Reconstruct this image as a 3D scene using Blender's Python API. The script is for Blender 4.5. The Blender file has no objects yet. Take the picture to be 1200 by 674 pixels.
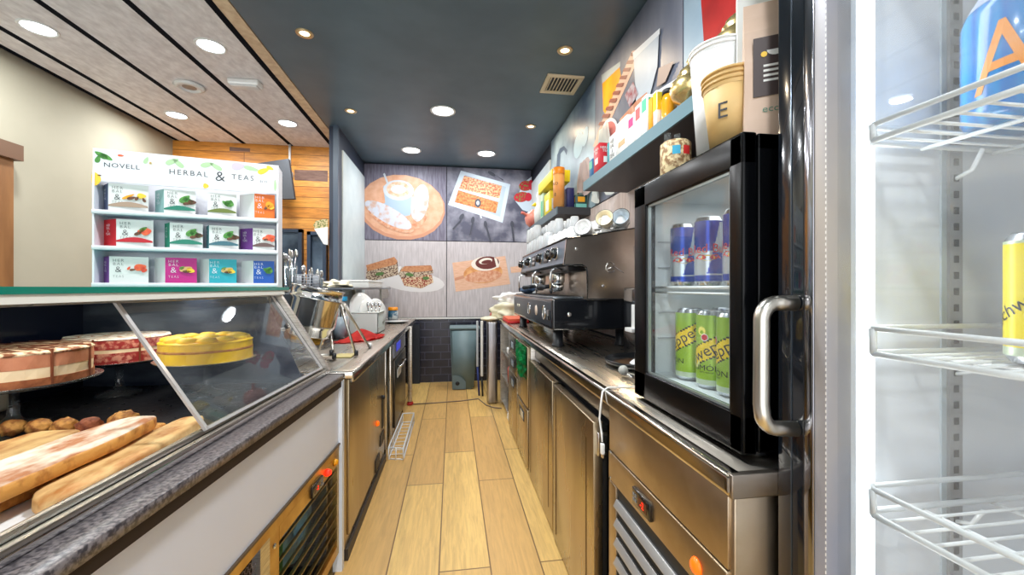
import bpy, bmesh, math, random
from mathutils import Vector, Matrix, noise as mnoise
random.seed(7)
R = math.radians
SC = bpy.context.scene
COL = SC.collection

# ---------------------------------------------------------------- camera, world, lights, exposure
cd = bpy.data.cameras.new('camera'); cam = bpy.data.objects.new('camera', cd); COL.objects.link(cam)
cam.location = (0, 0, 1.30); cam.rotation_euler = (R(90), 0, -0.14631)
cd.sensor_width = 36; cd.lens = 14.25; cd.clip_start = 0.02; cd.clip_end = 60
SC.camera = cam
SC.view_settings.view_transform = 'Standard'; SC.view_settings.look = 'None'
SC.view_settings.exposure = 0.2; SC.view_settings.gamma = 1.0
SC.view_settings.use_curve_mapping = False
SC.cycles.max_bounces = 10; SC.cycles.transparent_max_bounces = 24; SC.cycles.glossy_bounces = 5
SC.cycles.sample_clamp_indirect = 4.0; SC.cycles.caustics_reflective = False; SC.cycles.caustics_refractive = False
SC.cycles.use_denoising = True
w = bpy.data.worlds.new('world'); SC.world = w; w.use_nodes = True
w.node_tree.nodes['Background'].inputs[0].default_value = (0.93, 0.96, 1.0, 1)   # daylight through the open shop front
w.node_tree.nodes['Background'].inputs[1].default_value = 2.5
def area_lamp(name, loc, size, power, color):
    ld = bpy.data.lights.new(name, 'AREA'); ld.shape = 'DISK'; ld.size = size; ld.energy = power; ld.color = color
    o = bpy.data.objects.new(name, ld); COL.objects.link(o); o.location = loc
    return o

# ---------------------------------------------------------------- materials
def lin(c):
    return tuple(((v/255)/12.92 if v/255 <= .04045 else ((v/255+.055)/1.055)**2.4) for v in c) + (1.0,)
MC = {}
def M(name, col=None, rough=.5, metal=0.0, c2=None, scale=8, stretch=(1,1,1), lo=.35, hi=.65, bump=0.0,
      emit=None, es=0, trans=0, coat=0, spec=.5, bscale=None, ior=1.45, rough2=None):
    if name in MC: return MC[name]
    m = bpy.data.materials.new(name); m.use_nodes = True; nt = m.node_tree; N = nt.nodes; L = nt.links
    b = N['Principled BSDF']
    b.inputs['Base Color'].default_value = lin(col)
    b.inputs['Roughness'].default_value = rough; b.inputs['Metallic'].default_value = metal
    b.inputs['Specular IOR Level'].default_value = spec; b.inputs['Coat Weight'].default_value = coat
    b.inputs['IOR'].default_value = ior
    if trans: b.inputs['Transmission Weight'].default_value = trans
    if emit: b.inputs['Emission Color'].default_value = lin(emit); b.inputs['Emission Strength'].default_value = es
    if c2 or bump or rough2 is not None:
        tc = N.new('ShaderNodeTexCoord'); mp = N.new('ShaderNodeMapping'); L.new(tc.outputs['Object'], mp.inputs[0])
        mp.inputs['Scale'].default_value = stretch
        nz = N.new('ShaderNodeTexNoise'); nz.inputs['Scale'].default_value = scale; nz.inputs['Detail'].default_value = 5
        L.new(mp.outputs[0], nz.inputs['Vector'])
        if c2:
            cr = N.new('ShaderNodeValToRGB'); cr.color_ramp.elements[0].position = lo; cr.color_ramp.elements[1].position = hi
            cr.color_ramp.elements[0].color = lin(col); cr.color_ramp.elements[1].color = lin(c2)
            L.new(nz.outputs['Fac'], cr.inputs[0]); L.new(cr.outputs[0], b.inputs['Base Color'])
        if rough2 is not None:
            mr = N.new('ShaderNodeMapRange'); mr.inputs['To Min'].default_value = rough; mr.inputs['To Max'].default_value = rough2
            mr.inputs['From Min'].default_value = .3; mr.inputs['From Max'].default_value = .7
            L.new(nz.outputs['Fac'], mr.inputs['Value']); L.new(mr.outputs[0], b.inputs['Roughness'])
        if bump:
            bp = N.new('ShaderNodeBump'); bp.inputs['Strength'].default_value = bump; bp.inputs['Distance'].default_value = .01
            if bscale:
                n2 = N.new('ShaderNodeTexNoise'); n2.inputs['Scale'].default_value = bscale; n2.inputs['Detail'].default_value = 4
                L.new(tc.outputs['Object'], n2.inputs['Vector']); L.new(n2.outputs['Fac'], bp.inputs['Height'])
            else: L.new(nz.outputs['Fac'], bp.inputs['Height'])
            L.new(bp.outputs[0], b.inputs['Normal'])
    MC[name] = m; return m
def pane_mat(name, tint=(1,1,1), refl=1.0, milk=0.0):
    """thin clear pane: straight-through transparency with fresnel gloss and a little dust"""
    if name in MC: return MC[name]
    m = bpy.data.materials.new(name); m.use_nodes = True; nt = m.node_tree; N = nt.nodes; L = nt.links; N.clear()
    out = N.new('ShaderNodeOutputMaterial'); mx = N.new('ShaderNodeMixShader'); tr = N.new('ShaderNodeBsdfTransparent')
    gl = N.new('ShaderNodeBsdfGlossy'); fr = N.new('ShaderNodeFresnel'); mt = N.new('ShaderNodeMath'); mt.operation = 'MULTIPLY'
    tr.inputs[0].default_value = (*tint, 1); gl.inputs['Roughness'].default_value = .02; fr.inputs[0].default_value = 1.45
    geo = N.new('ShaderNodeNewGeometry'); mi = N.new('ShaderNodeMath'); mi.operation = 'MULTIPLY_ADD'
    mi.inputs[1].default_value = -.45; mi.inputs[2].default_value = 1.45
    L.new(geo.outputs['Backfacing'], mi.inputs[0]); L.new(mi.outputs[0], fr.inputs[0])
    mt.inputs[1].default_value = refl; L.new(fr.outputs[0], mt.inputs[0]); L.new(mt.outputs[0], mx.inputs[0])
    L.new(tr.outputs[0], mx.inputs[1]); L.new(gl.outputs[0], mx.inputs[2]); last = mx
    if milk:
        df = N.new('ShaderNodeBsdfDiffuse'); df.inputs[0].default_value = (.9,.93,.95,1); m2 = N.new('ShaderNodeMixShader')
        tc = N.new('ShaderNodeTexCoord'); nz = N.new('ShaderNodeTexNoise'); nz.inputs['Scale'].default_value = 5
        mp = N.new('ShaderNodeMapping'); mp.inputs['Scale'].default_value = (1,1,3); L.new(tc.outputs['Object'], mp.inputs[0]); L.new(mp.outputs[0], nz.inputs['Vector'])
        mr = N.new('ShaderNodeMapRange'); mr.inputs['From Min'].default_value=.35; mr.inputs['From Max'].default_value=.75
        mr.inputs['To Min'].default_value = milk*.4; mr.inputs['To Max'].default_value = milk*1.6
        L.new(nz.outputs['Fac'], mr.inputs['Value']); L.new(mr.outputs[0], m2.inputs[0])
        L.new(mx.outputs[0], m2.inputs[1]); L.new(df.outputs[0], m2.inputs[2]); last = m2
    L.new(last.outputs[0], out.inputs[0]); MC[name] = m; return m
def brick_mat(name, c1, c2, mortar, bw, rh, msize, rot, rough, grain=None, bump=.3, offset=.5, spec=.5, loc=(0,0,0), coat=0):
    m = bpy.data.materials.new(name); m.use_nodes = True; nt = m.node_tree; N = nt.nodes; L = nt.links; b = N['Principled BSDF']
    tc = N.new('ShaderNodeTexCoord'); mp = N.new('ShaderNodeMapping'); L.new(tc.outputs['Object'], mp.inputs[0])
    mp.inputs['Rotation'].default_value = rot; mp.inputs['Location'].default_value = loc
    br = N.new('ShaderNodeTexBrick'); L.new(mp.outputs[0], br.inputs['Vector'])
    br.inputs['Scale'].default_value = 1; br.inputs['Brick Width'].default_value = bw; br.inputs['Row Height'].default_value = rh
    br.inputs['Mortar Size'].default_value = msize; br.inputs['Mortar Smooth'].default_value = .1; br.offset = offset; br.inputs['Bias'].default_value = 0
    br.inputs['Color1'].default_value = lin(c1); br.inputs['Color2'].default_value = lin(c2); br.inputs['Mortar'].default_value = lin(mortar)
    col = br.outputs['Color']
    if grain:
        gc, gs, st, amt = grain
        m2 = N.new('ShaderNodeMapping'); m2.inputs['Scale'].default_value = st; L.new(tc.outputs['Object'], m2.inputs[0])
        nz = N.new('ShaderNodeTexNoise'); nz.inputs['Scale'].default_value = gs; nz.inputs['Detail'].default_value = 7; nz.inputs['Roughness'].default_value = .65
        nz.inputs['Distortion'].default_value = .6
        L.new(m2.outputs[0], nz.inputs['Vector']); mr = N.new('ShaderNodeMapRange'); mr.inputs['From Min'].default_value = .4; mr.inputs['From Max'].default_value = .72
        mr.inputs['To Max'].default_value = amt; L.new(nz.outputs['Fac'], mr.inputs['Value'])
        mx = N.new('ShaderNodeMix'); mx.data_type = 'RGBA'; L.new(mr.outputs[0], mx.inputs[0]); L.new(col, mx.inputs[6]); mx.inputs[7].default_value = lin(gc)
        col = mx.outputs[2]
    L.new(col, b.inputs['Base Color']); b.inputs['Roughness'].default_value = rough; b.inputs['Specular IOR Level'].default_value = spec
    b.inputs['Coat Weight'].default_value = coat
    bp = N.new('ShaderNodeBump'); bp.inputs['Strength'].default_value = bump; bp.inputs['Distance'].default_value = .004; bp.invert = True
    L.new(br.outputs['Fac'], bp.inputs['Height']); L.new(bp.outputs[0], b.inputs['Normal'])
    MC[name] = m; return m

STEEL = M('brushed_steel', (205,200,192), .26, 1.0, scale=14, stretch=(1,1,14), c2=(176,170,160), bump=.03, rough2=.4)
STEELY = M('brushed_steel_worktop', (208,200,188), .24, 1.0, scale=5, stretch=(6,.6,1), c2=(190,180,166), rough2=.34)
DOORST = M('door_steel', (196,184,160), .22, 1.0, scale=4, stretch=(1,1,.25), c2=(180,164,136), rough2=.36)
GOLDST = M('warm_steel', (205,172,105), .32, 1.0, scale=9, c2=(178,140,78), rough2=.45)
CHROME = M('chrome', (225,225,225), .1, 1.0)
POLISH = M('polished_steel', (215,210,200), .14, 1.0, scale=4, c2=(180,172,160))
SATIN = M('satin_handle', (205,200,190), .28, 1.0)
BLACKG = M('black_gloss', (14,16,20), .12, spec=.6, coat=.5)
BLACKM = M('black_matte', (22,23,26), .5)
BLACKP = M('black_plastic', (30,32,36), .35)
RUBBER = M('dark_rubber', (26,26,26), .7)
WHITEP = M('white_plastic', (235,235,232), .35)
WHITEW = M('white_wire', (238,240,240), .3)
PORC = M('white_porcelain', (240,240,238), .15, coat=.4)
LAMPON = M('lamp_diffuser', (255,255,255), .5, emit=(235,246,255), es=9)
LAMPW = M('warm_lamp_diffuser', (255,240,210), .5, emit=(255,222,170), es=8)
REDLED = M('red_led', (255,30,20), .4, emit=(255,30,15), es=3)
ORLED = M('orange_lens', (255,110,20), .3, emit=(255,90,10), es=.8)
GLASS = pane_mat('clear_pane', (.97,.99,.98), 1.0)
GREENGL = M('green_glass_edge', (20,130,110), .12, coat=.6)
VESSEL = pane_mat('glassware', (.93,.97,.98), 1.6, .05)
PAPER = M('white_paper', (238,238,235), .6)
INK = M('dark_ink', (62,64,68), .6)
CREAM = M('cream_cloth', (228,220,195), .8, bump=.3, bscale=30)

# ---------------------------------------------------------------- mesh helpers
class G:
    """collects shapes of one part; each shape may carry its own material"""
    def __init__(s): s.bm = bmesh.new(); s.mats = []
    def _mi(s, m):
        if m not in s.mats: s.mats.append(m)
        return s.mats.index(m)
    def _f(s, faces, m, smooth=False):
        i = s._mi(m)
        for f in faces: f.material_index = i; f.smooth = smooth
    def box(s, x0,x1,y0,y1,z0,z1, m, bev=0, rot=None, seg=2):
        t = bmesh.new(); bmesh.ops.create_cube(t, size=1)
        for v in t.verts: v.co = Vector(((x0+x1)/2+v.co.x*(x1-x0), (y0+y1)/2+v.co.y*(y1-y0), (z0+z1)/2+v.co.z*(z1-z0)))
        if bev: bmesh.ops.bevel(t, geom=t.edges[:], offset=bev, segments=seg, affect='EDGES', profile=.6)
        if rot:
            c = Vector(((x0+x1)/2,(y0+y1)/2,(z0+z1)/2)) if len(rot) < 3 else Vector(rot[2])
            mt = Matrix.Rotation(rot[0], 4, rot[1])
            for v in t.verts: v.co = c + mt @ (v.co - c)
        return s.merge(t, m, bool(bev))
    def merge(s, t, m, smooth=False):
        i = s._mi(m); mp = {}
        for v in t.verts: mp[v] = s.bm.verts.new(v.co)
        for f in t.faces:
            try: nf = s.bm.faces.new([mp[v] for v in f.verts])
            except ValueError: continue
            nf.material_index = i; nf.smooth = smooth
        t.free(); return s
    def cone(s, p0, p1, r0, r1, m, n=20, cap=True, smooth=True):
        p0 = Vector(p0); p1 = Vector(p1); d = (p1-p0).normalized()
        q = d.to_track_quat('Z','Y'); a=[];b=[]
        for k in range(n):
            c = q @ Vector((math.cos(2*math.pi*k/n), math.sin(2*math.pi*k/n), 0))
            a.append(s.bm.verts.new(p0+c*r0)); b.append(s.bm.verts.new(p1+c*r1))
        fs = [s.bm.faces.new((a[k],a[(k+1)%n],b[(k+1)%n],b[k])) for k in range(n)]
        s._f(fs, m, smooth)
        if cap: s._f([s.bm.faces.new(a[::-1]), s.bm.faces.new(b)], m)
        return s
    def lathe(s, prof, m, c=(0,0,0), n=28, axis=None, sx=1, sy=1):
        """prof = [(r,z)...] around c; axis = direction of +z"""
        c = Vector(c); q = Vector(axis).to_track_quat('Z','Y') if axis is not None else None
        rings = []
        for r,z in prof:
            ring = []
            if r < 1e-6:
                p = Vector((0,0,z)); p = q @ p if q else p; ring = [s.bm.verts.new(c+p)]
            else:
                for k in range(n):
                    p = Vector((r*sx*math.cos(2*math.pi*k/n), r*sy*math.sin(2*math.pi*k/n), z)); p = q @ p if q else p
                    ring.append(s.bm.verts.new(c+p))
            rings.append(ring)
        fs = []
        for A,B in zip(rings, rings[1:]):
            if len(A)==1 and len(B)==1: continue
            for k in range(n):
                j=(k+1)%n
                if len(A)==1: fs.append(s.bm.faces.new((A[0],B[j],B[k])))
                elif len(B)==1: fs.append(s.bm.faces.new((A[k],A[j],B[0])))
                else: fs.append(s.bm.faces.new((A[k],A[j],B[j],B[k])))
        s._f(fs, m, True); return s
    def tube(s, pts, r, m, n=8, closed=False):
        pts = [Vector(p) for p in pts]; rings = []; N_ = len(pts)
        up = None
        for i,p in enumerate(pts):
            a = pts[i-1] if (i or closed) else p; b = pts[(i+1)%N_] if (i < N_-1 or closed) else p
            d = (b-a).normalized()
            if up is None:
                up = Vector((0,0,1)) if abs(d.z) < .9 else Vector((1,0,0))
            u = (up - d*up.dot(d)); u = u.normalized() if u.length > 1e-5 else d.orthogonal().normalized()
            v = d.cross(u); up = u
            rings.append([s.bm.verts.new(p + (u*math.cos(2*math.pi*k/n)+v*math.sin(2*math.pi*k/n))*r) for k in range(n)])
        fs = []
        pr = list(zip(rings, rings[1:])) + ([(rings[-1], rings[0])] if closed else [])
        for A,B in pr:
            for k in range(n): fs.append(s.bm.faces.new((A[k],A[(k+1)%n],B[(k+1)%n],B[k])))
        s._f(fs, m, True)
        if not closed: s._f([s.bm.faces.new(rings[0][::-1]), s.bm.faces.new(rings[-1])], m)
        return s
    def prism(s, pts, off, m, both=True):
        """polygon pts extruded by vector off"""
        off = Vector(off); a = [s.bm.verts.new(Vector(p)) for p in pts]; b = [s.bm.verts.new(Vector(p)+off) for p in pts]; n = len(a)
        fs = [s.bm.faces.new(a[::-1]), s.bm.faces.new(b)] + [s.bm.faces.new((a[k],a[(k+1)%n],b[(k+1)%n],b[k])) for k in range(n)]
        s._f(fs, m); return s
    def flat(s, pts, off, m):
        o = Vector(off); s._f([s.bm.faces.new([s.bm.verts.new(Vector(p)+o) for p in pts])], m); return s
    def blob(s, c, rx, ry, rz, m, amp=0, fr=6, sub=3, rot=0, seed=0):
        t = bmesh.new(); bmesh.ops.create_icosphere(t, subdivisions=sub, radius=1)
        for v in t.verts:
            d = 1 + amp*(mnoise.noise(v.co*fr*.5+Vector((seed,seed*2,0))) )
            p = Vector((v.co.x*rx*d, v.co.y*ry*d, v.co.z*rz*d))
            if rot: p = Matrix.Rotation(rot,3,'Z') @ p
            v.co = p + Vector(c)
        return s.merge(t, m, True)
    def text(s, body, loc, size, m, xdir=(1,0,0), ydir=(0,0,1), align='CENTER', wrap=None, squash=1.0, fn=None, sp=1.0, thin=0.0):
        """flat lettering; wrap=(center, radius, angle0) bends it round a vertical cylinder"""
        cu = bpy.data.curves.new('txt','FONT'); cu.body = body; cu.size = size; cu.align_x = align; cu.align_y = 'CENTER'; cu.resolution_u = 2
        cu.space_line = .85; cu.space_character = sp; cu.offset = thin
        o = bpy.data.objects.new('txt', cu); COL.objects.link(o)
        dg = bpy.context.evaluated_depsgraph_get(); me = bpy.data.meshes.new_from_object(o.evaluated_get(dg))
        bpy.data.objects.remove(o); bpy.data.curves.remove(cu)
        t = bmesh.new(); t.from_mesh(me); bpy.data.meshes.remove(me)
        if wrap:
            for v in t.verts:
                if fn: v.co.x, v.co.y = fn(v.co.x*squash, v.co.y)
                else: v.co.x *= squash
            fn = None; squash = 1.0; st = wrap[1]*.2
            xs_ = [v.co.x for v in t.verts]; x_ = min(xs_)+st
            while x_ < max(xs_):
                bmesh.ops.bisect_plane(t, geom=t.verts[:]+t.edges[:]+t.faces[:], plane_co=(x_,0,0), plane_no=(1,0,0)); x_ += st
        X = Vector(xdir).normalized(); Y = Vector(ydir).normalized()
        for v in t.verts:
            x, y = v.co.x*squash, v.co.y
            if fn: x, y = fn(x, y)
            if wrap:
                (cx,cy), r, a0 = wrap; a = a0 + x/r
                v.co = Vector((cx+math.cos(a)*r, cy+math.sin(a)*r, loc[2]+y))
            else: v.co = Vector(loc) + X*x + Y*y
        return s.merge(t, m)
def obj(name, g, parent=None, world=True, sharp=35):
    me = bpy.data.meshes.new(name)
    org = Vector((0,0,0)); rz = 0
    if parent is not None:
        rt = parent
        while rt.parent: rt = rt.parent
        org = rt.location.copy(); rz = rt.rotation_euler.z
    bmesh.ops.recalc_face_normals(g.bm, faces=g.bm.faces[:]) if getattr(g,'recalc',True) else None
    if world and parent is not None:
        mt = Matrix.Rotation(-rz,4,'Z') @ Matrix.Translation(-org)
        g.bm.transform(mt)
    g.bm.to_mesh(me); g.bm.free()
    for m in g.mats: me.materials.append(m)
    o = bpy.data.objects.new(name, me); COL.objects.link(o)
    if parent is not None: o.parent = parent
    elif world:   # put the origin at the base of the thing
        vs = [v.co for v in me.vertices]
        c = Vector(((min(v.x for v in vs)+max(v.x for v in vs))/2, (min(v.y for v in vs)+max(v.y for v in vs))/2, min(v.z for v in vs)))
        me.transform(Matrix.Translation(-c)); o.location = c
    return o
def tag(o, label, cat, group=None, kind=None):
    o['label'] = label; o['category'] = cat
    if group: o['group'] = group
    if kind: o['kind'] = kind
    return o
def thing(name, label, cat, loc, rot=0, group=None):
    o = bpy.data.objects.new(name, None); COL.objects.link(o); o.location = loc; o.rotation_euler = (0,0,rot)
    o.empty_display_size = .05
    return tag(o, label, cat, group)
def struct(name, g, parent=None):
    # setting pieces keep world coordinates so wall textures stay aligned
    me = bpy.data.meshes.new(name); bmesh.ops.recalc_face_normals(g.bm, faces=g.bm.faces[:]); g.bm.to_mesh(me); g.bm.free()
    for m in g.mats: me.materials.append(m)
    o = bpy.data.objects.new(name, me); COL.objects.link(o)
    if parent: o.parent = parent
    else: o['kind'] = 'structure'
    return o
def copy_tree(o, parent=None):
    kids = [c for c in COL.objects if c.parent == o]
    c = o.copy(); COL.objects.link(c)
    if parent is not None: c.parent = parent
    for k in kids: copy_tree(k, c)
    return c
def arc(c, r, a0, a1, n, ux, uy):
    c = Vector(c); ux = Vector(ux); uy = Vector(uy)
    return [c + ux*r*math.cos(R(a0+(a1-a0)*i/n)) + uy*r*math.sin(R(a0+(a1-a0)*i/n)) for i in range(n+1)]

# ---------------------------------------------------------------- the setting
FLOORM = brick_mat('oak_planks', (244,202,120), (216,170,102), (120,88,52), 1.35, .236, .0035, (0,0,R(90)), .42,
                   grain=((168,128,78), 6, (9,.7,1), .5), bump=.25, offset=.37, loc=(.03,.06,0))
TILEM = brick_mat('dark_metro_tile', (34,36,52), (26,28,42), (74,76,96), .214, .1035, .006, (R(90),0,0), .22, bump=.8, loc=(.05,.0,0))
PINE = brick_mat('pine_boards', (232,162,70), (216,138,50), (96,54,22), 2.4, .125, .003, (R(90),0,0), .5,
                 grain=((140,78,30), 4, (1.2,1,9), .7), bump=.4, offset=.4)
CEILD = M('dark_ceiling_paint', (92,112,126), .42, c2=(82,102,116), scale=3)
PLANKC = M('ceiling_plank', (240,236,236), .6, c2=(210,204,204), scale=26, stretch=(1,.5,1), lo=.3, hi=.7)
DKGAP = M('ceiling_gap', (12,16,24), .9, spec=.1)
PLAST = M('beige_plaster', (176,170,150), .8, c2=(170,164,144), scale=2.5)
NAVY = M('slate_paint', (52,60,76), .45)
PALEB = M('pale_blue_board', (205,216,218), .5, c2=(196,208,211), scale=6)

struct('floor', G().box(-1.15,1.6,-2.2,6.0,-.06,0, FLOORM))
struct('floor', G().box(-4.2,-1.15,-2.2,6.0,-.06,0, brick_mat('pale_bounce_floor_tile',(240,240,242),(230,230,234),(160,160,162),.6,.6,.004,(0,0,0),.4)))  # unseen floor, made pale grey to bounce neutral light onto the plank ceiling
struct('ceiling', G().box(-1.29,1.35,-2.2,5.8,2.98,3.1, CEILD))
g = G().box(-3.2,-1.29,-2.2,5.2,3.0,3.1, DKGAP)
xs = [-3.17,-3.115,-3.1,-2.905,-2.875,-2.415,-2.385,-1.9,-1.865,-1.43,-1.395,-1.292]
for a,b in [(-3.1,-2.905),(-2.875,-2.415),(-2.385,-1.905),(-1.865,-1.43),(-1.392,-1.3)]:
    g.box(a,b,-2.2,5.13,2.98,3.0, PLANKC if b < -1.35 else M('wood_edge_strip',(226,204,174),.5,c2=(206,178,146),scale=20))
for x in (-3.105,-2.89,-2.40,-1.885,-1.411): g.box(x-.021,x+.021,-2.2,5.13,2.977,2.99, DKGAP)
struct('ceiling_planks', g)
struct('wall_left', G().box(-3.25,-3.15,-2.2,5.2,0,3.0, PLAST))
g = G().box(-3.15,-1.27,5.13,5.22,0,2.98, PINE)
GREYW = M('weathered_board', (112,84,72), .7, c2=(136,104,90), scale=12, stretch=(1,1,6))
for q in [[(-2.556,5.128,2.933),(-2.336,5.128,2.924),(-2.336,5.128,2.884),(-2.556,5.128,2.884)], [(-1.851,5.128,2.696),(-1.477,5.128,2.701),(-1.477,5.128,2.568),(-1.851,5.128,2.574)]]:
    g.flat(q, (0,0,0), GREYW)
struct('wall_wood', g)
# partition with its dark post and pale board
g = G().box(-1.268,-1.172,4.45,5.78,0,2.98, NAVY)
g.box(-1.215,-1.168,4.40,4.45,0,2.98, M('slate_paint_light', (78,92,110), .35))
struct('wall_partition', g)
struct('trim_1', G().box(-1.172,-1.16,4.574,5.68,.86,2.776, PALEB))
struct('wall_back', G().box(-1.2,1.25,5.70,5.8,0,2.98, M('dark_wall', (40,44,52), .6)))
struct('wall_tiles', G().box(-1.17,1.13,5.66,5.70,0,.868, TILEM))
struct('trim_2', G().box(-1.17,1.13,5.645,5.70,.868,.888, WHITEP))
struct('trim_3', G().box(-.60,-.435,5.60,5.66,0,.80, M('slate_board', (36,42,52), .5)))
g = G().box(1.13,1.27,.70,5.7,0,2.98, M('dark_wall2', (38,44,54), .5)); g.box(1.27,1.35,-2.2,.70,0,2.98, M('dark_wall2'))
struct('wall_right', g)
struct('trim_4', G().box(1.112,1.13,4.56,5.66,.95,2.775, PALEB))
# wood-wall windows
def win(name, x0, x1, z0, z1):
    FR = M('navy_frame', (42,58,78), .4)
    g = G()
    for a,b,c,d in [(x0,x0+.04,z0,z1),(x1-.04,x1,z0,z1),(x0,x1,z1-.04,z1),(x0,x1,z0,z0+.04)]: g.box(a,b,5.06,5.13,c,d, FR)
    o = struct(name, g)
    p = struct('pane', G().box(x0+.04,x1-.04,5.11,5.12,z0+.04,z1-.04, M('dusky_pane', (96,112,128), .08, c2=(46,60,76), scale=3)), o)
    return o
win('window_1', -2.12,-1.746, .3,1.985)
o = win('window_2', -1.69,-1.475, .3,1.96)
FRB = M('brown_wood_frame', (150,104,62), .5, c2=(120,80,46), scale=10, stretch=(1,1,.2))
g = G().box(-3.15,-3.06,3.10,3.34,0,2.29, FRB); g.box(-3.15,-3.03,3.0,3.375,2.2,2.31, M('dark_cap_wood',(104,74,52),.5))
g.box(-3.15,-3.10,2.3,3.1,0,2.2, M('dusky_pane'))
struct('window_3', g)

# ---------------------------------------------------------------- ceiling fittings
def downlight(x, y, r, big, label, group, colr=(1,1,1), power=14):
    t = thing('ceiling_downlight', label, 'ceiling light', (x,y,2.98), group=group)
    rim = [(r*.82,-.002),(r*.9,-.008),(r,-.006),(r*1.02,0),(r*.82,.0)] if big else [(r*.55,.0),(r*.6,-.006),(r*.95,-.008),(r*1.05,0),(r*.55,0)]
    obj('trim_ring', G().lathe(rim, WHITEP if big else M('brass_ring',(214,190,150),.3,.8)), t, world=False)
    rr = r*.84 if big else r*.58
    obj('diffuser', G().lathe([(0,-.004),(rr*.6,-.004),(rr,-.001)], LAMPON if big else LAMPW), t, world=False)
    a = area_lamp('lamp_glow', (x,y,2.955), r*1.5, power, colr)
WC = (.93,.97,1.0); WW = (1.0,.80,.56)
for x,y,l in [(-2.652,3.044,'round white downlight in plank ceiling, nearest the beige wall and shop front'),
              (-1.662,3.095,'round white downlight in plank ceiling beside the white emergency light box'),
              (-2.658,4.385,'round white downlight in plank ceiling above the tea stand, near pine wall'),
              (-1.667,4.438,'round white downlight in plank ceiling above the white conduit on the pine wall')]:
    downlight(x,y,.095,True,l,'downlights in the plank ceiling',WC,15)
for x,y,l in [(-.088,3.91,'large round downlight in middle of dark ceiling, nearest of the three large ones'),
              (-.496,5.083,'round downlight in dark ceiling above the coffee and churros picture'),
              (.423,5.075,'round downlight in dark ceiling above the pastry tray picture')]:
    downlight(x,y,.118,True,l,'large downlights in the dark ceiling',WC,11)
for x,y,l in [(-.965,2.849,'small warm spotlight in dark ceiling beside the plank ceiling edge, nearest one'),
              (-.955,4.038,'small warm spotlight in dark ceiling near the slate post'),
              (.789,2.785,'small warm spotlight in dark ceiling beside the square air vent'),
              (.809,4.149,'small warm spotlight in dark ceiling, far right near pale blue panel')]:
    downlight(x,y,.054,False,l,'small warm spotlights in the dark ceiling',WW,5)
# lamps of the same rows further along the ceiling, over and behind the photographer
for x,y,p in [(-.09,1.5,36),(-.09,-.7,34),(-1.67,1.2,14),(-2.65,1.0,8)]: area_lamp('ceiling_row_lamp', (x,y,2.95), .24, p, WC)
g = G(); g.lathe([(.10,-.002),(.11,-.014),(.075,-.03),(.07,-.016),(.05,-.016)], WHITEP); g.lathe([(0,-.02),(.05,-.018)], M('smoked_grey',(150,140,132),.4))
t = thing('ceiling_speaker','round flush ceiling speaker ring between two dark gaps of the plank ceiling','speaker',(-2.16,3.722,2.98)); obj('ring', g, t, world=False)
t = thing('emergency_light','white oblong emergency light box on plank ceiling','emergency light',(-1.665,3.58,2.98))
obj('housing', G().box(-.115,.115,-.05,.05,-.045,0, WHITEP, .012), t, world=False)
obj('diffuser', G().box(-.10,.10,-.04,.04,-.055,-.043, M('frosted_cover',(225,225,225),.3), .006), t, world=False)
t = thing('air_vent','square cream framed air vent with dark slats in dark ceiling','air vent',(.89,3.25,2.98))
VF = M('vent_cream',(224,210,182),.5)
g = G()
for a in [(-.15,.15,-.15,-.115),(-.15,.15,.115,.15),(-.15,-.115,-.115,.115),(.115,.15,-.115,.115)]: g.box(*a,-.014,0,VF,.003)
obj('frame', g, t, world=False)
obj('duct', G().box(-.115,.115,-.115,.115,-.002,0,BLACKM), t, world=False)
g = G()
for k in range(8): g.box(-.105+.028*k-.003,-.105+.028*k+.003,-.115,.115,-.011,-.003, VF)
obj('slats', g, t, world=False)

# ---------------------------------------------------------------- printed pictures on the back wall
def artpanel(name, label, base, mt, layers, off, cat='wall picture', group=None):
    """layers: (polygon, material) printed one over the other on a thin board"""
    g = G(); g.prism(base[0], base[1], mt)
    for i,(pts,m) in enumerate(layers):
        g.flat(pts, Vector(off)*(.0006*(i+1)), m)
    o = obj(name, g); return tag(o, label, cat, group)
YB = 5.655
def bx(x0,x1,z0,z1): return [(x0,YB,z0),(x1,YB,z0),(x1,YB,z1),(x0,YB,z1)]
DKW = M('print_dark_wood',(104,98,116),.45,c2=(136,132,148),scale=5,stretch=(8,1,1))
DKS = M('print_dark_slate',(84,84,102),.45,c2=(186,184,196),scale=3.2,lo=.42,hi=.75)
LTW = M('print_pale_wood',(184,176,178),.45,c2=(206,198,200),scale=5,stretch=(9,1,1))
PLATE = M('print_peach_plate',(216,158,124),.5,c2=(230,180,150),scale=10)
PLATE2 = M('print_peach_rim',(206,146,116),.5)
CUPW = M('print_cup_white',(206,212,220),.5); CUPS = M('print_cup_side',(168,188,206),.5)
COF = M('print_coffee',(214,164,128),.5,c2=(238,212,190),scale=18)
CHUR = M('print_sugared_churro',(208,172,156),.5,c2=(208,210,222),scale=12,lo=.36,hi=.52)
CHUB = M('print_churro_brown',(206,132,96),.5,c2=(228,180,150),scale=22)
FIL = M('print_filling',(96,62,50),.5,c2=(206,186,160),scale=60,lo=.45,hi=.55)
FIL2 = M('print_filling_red',(150,60,44),.5,c2=(222,196,160),scale=55,lo=.45,hi=.55)
BRD = M('print_toast',(176,112,72),.5,c2=(206,146,102),scale=30)
LEAF = M('print_leaf',(84,120,60),.5)
BOARD = M('print_board',(222,172,142),.5,c2=(236,192,164),scale=12,stretch=(1,1,6))
BUN = M('print_bun',(206,132,76),.5,c2=(232,176,116),scale=14); CHOC = M('print_chocolate',(104,42,38),.5); CRW=M('print_cream_white',(240,228,216),.5)
o_ = (0,-1,0)
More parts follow.
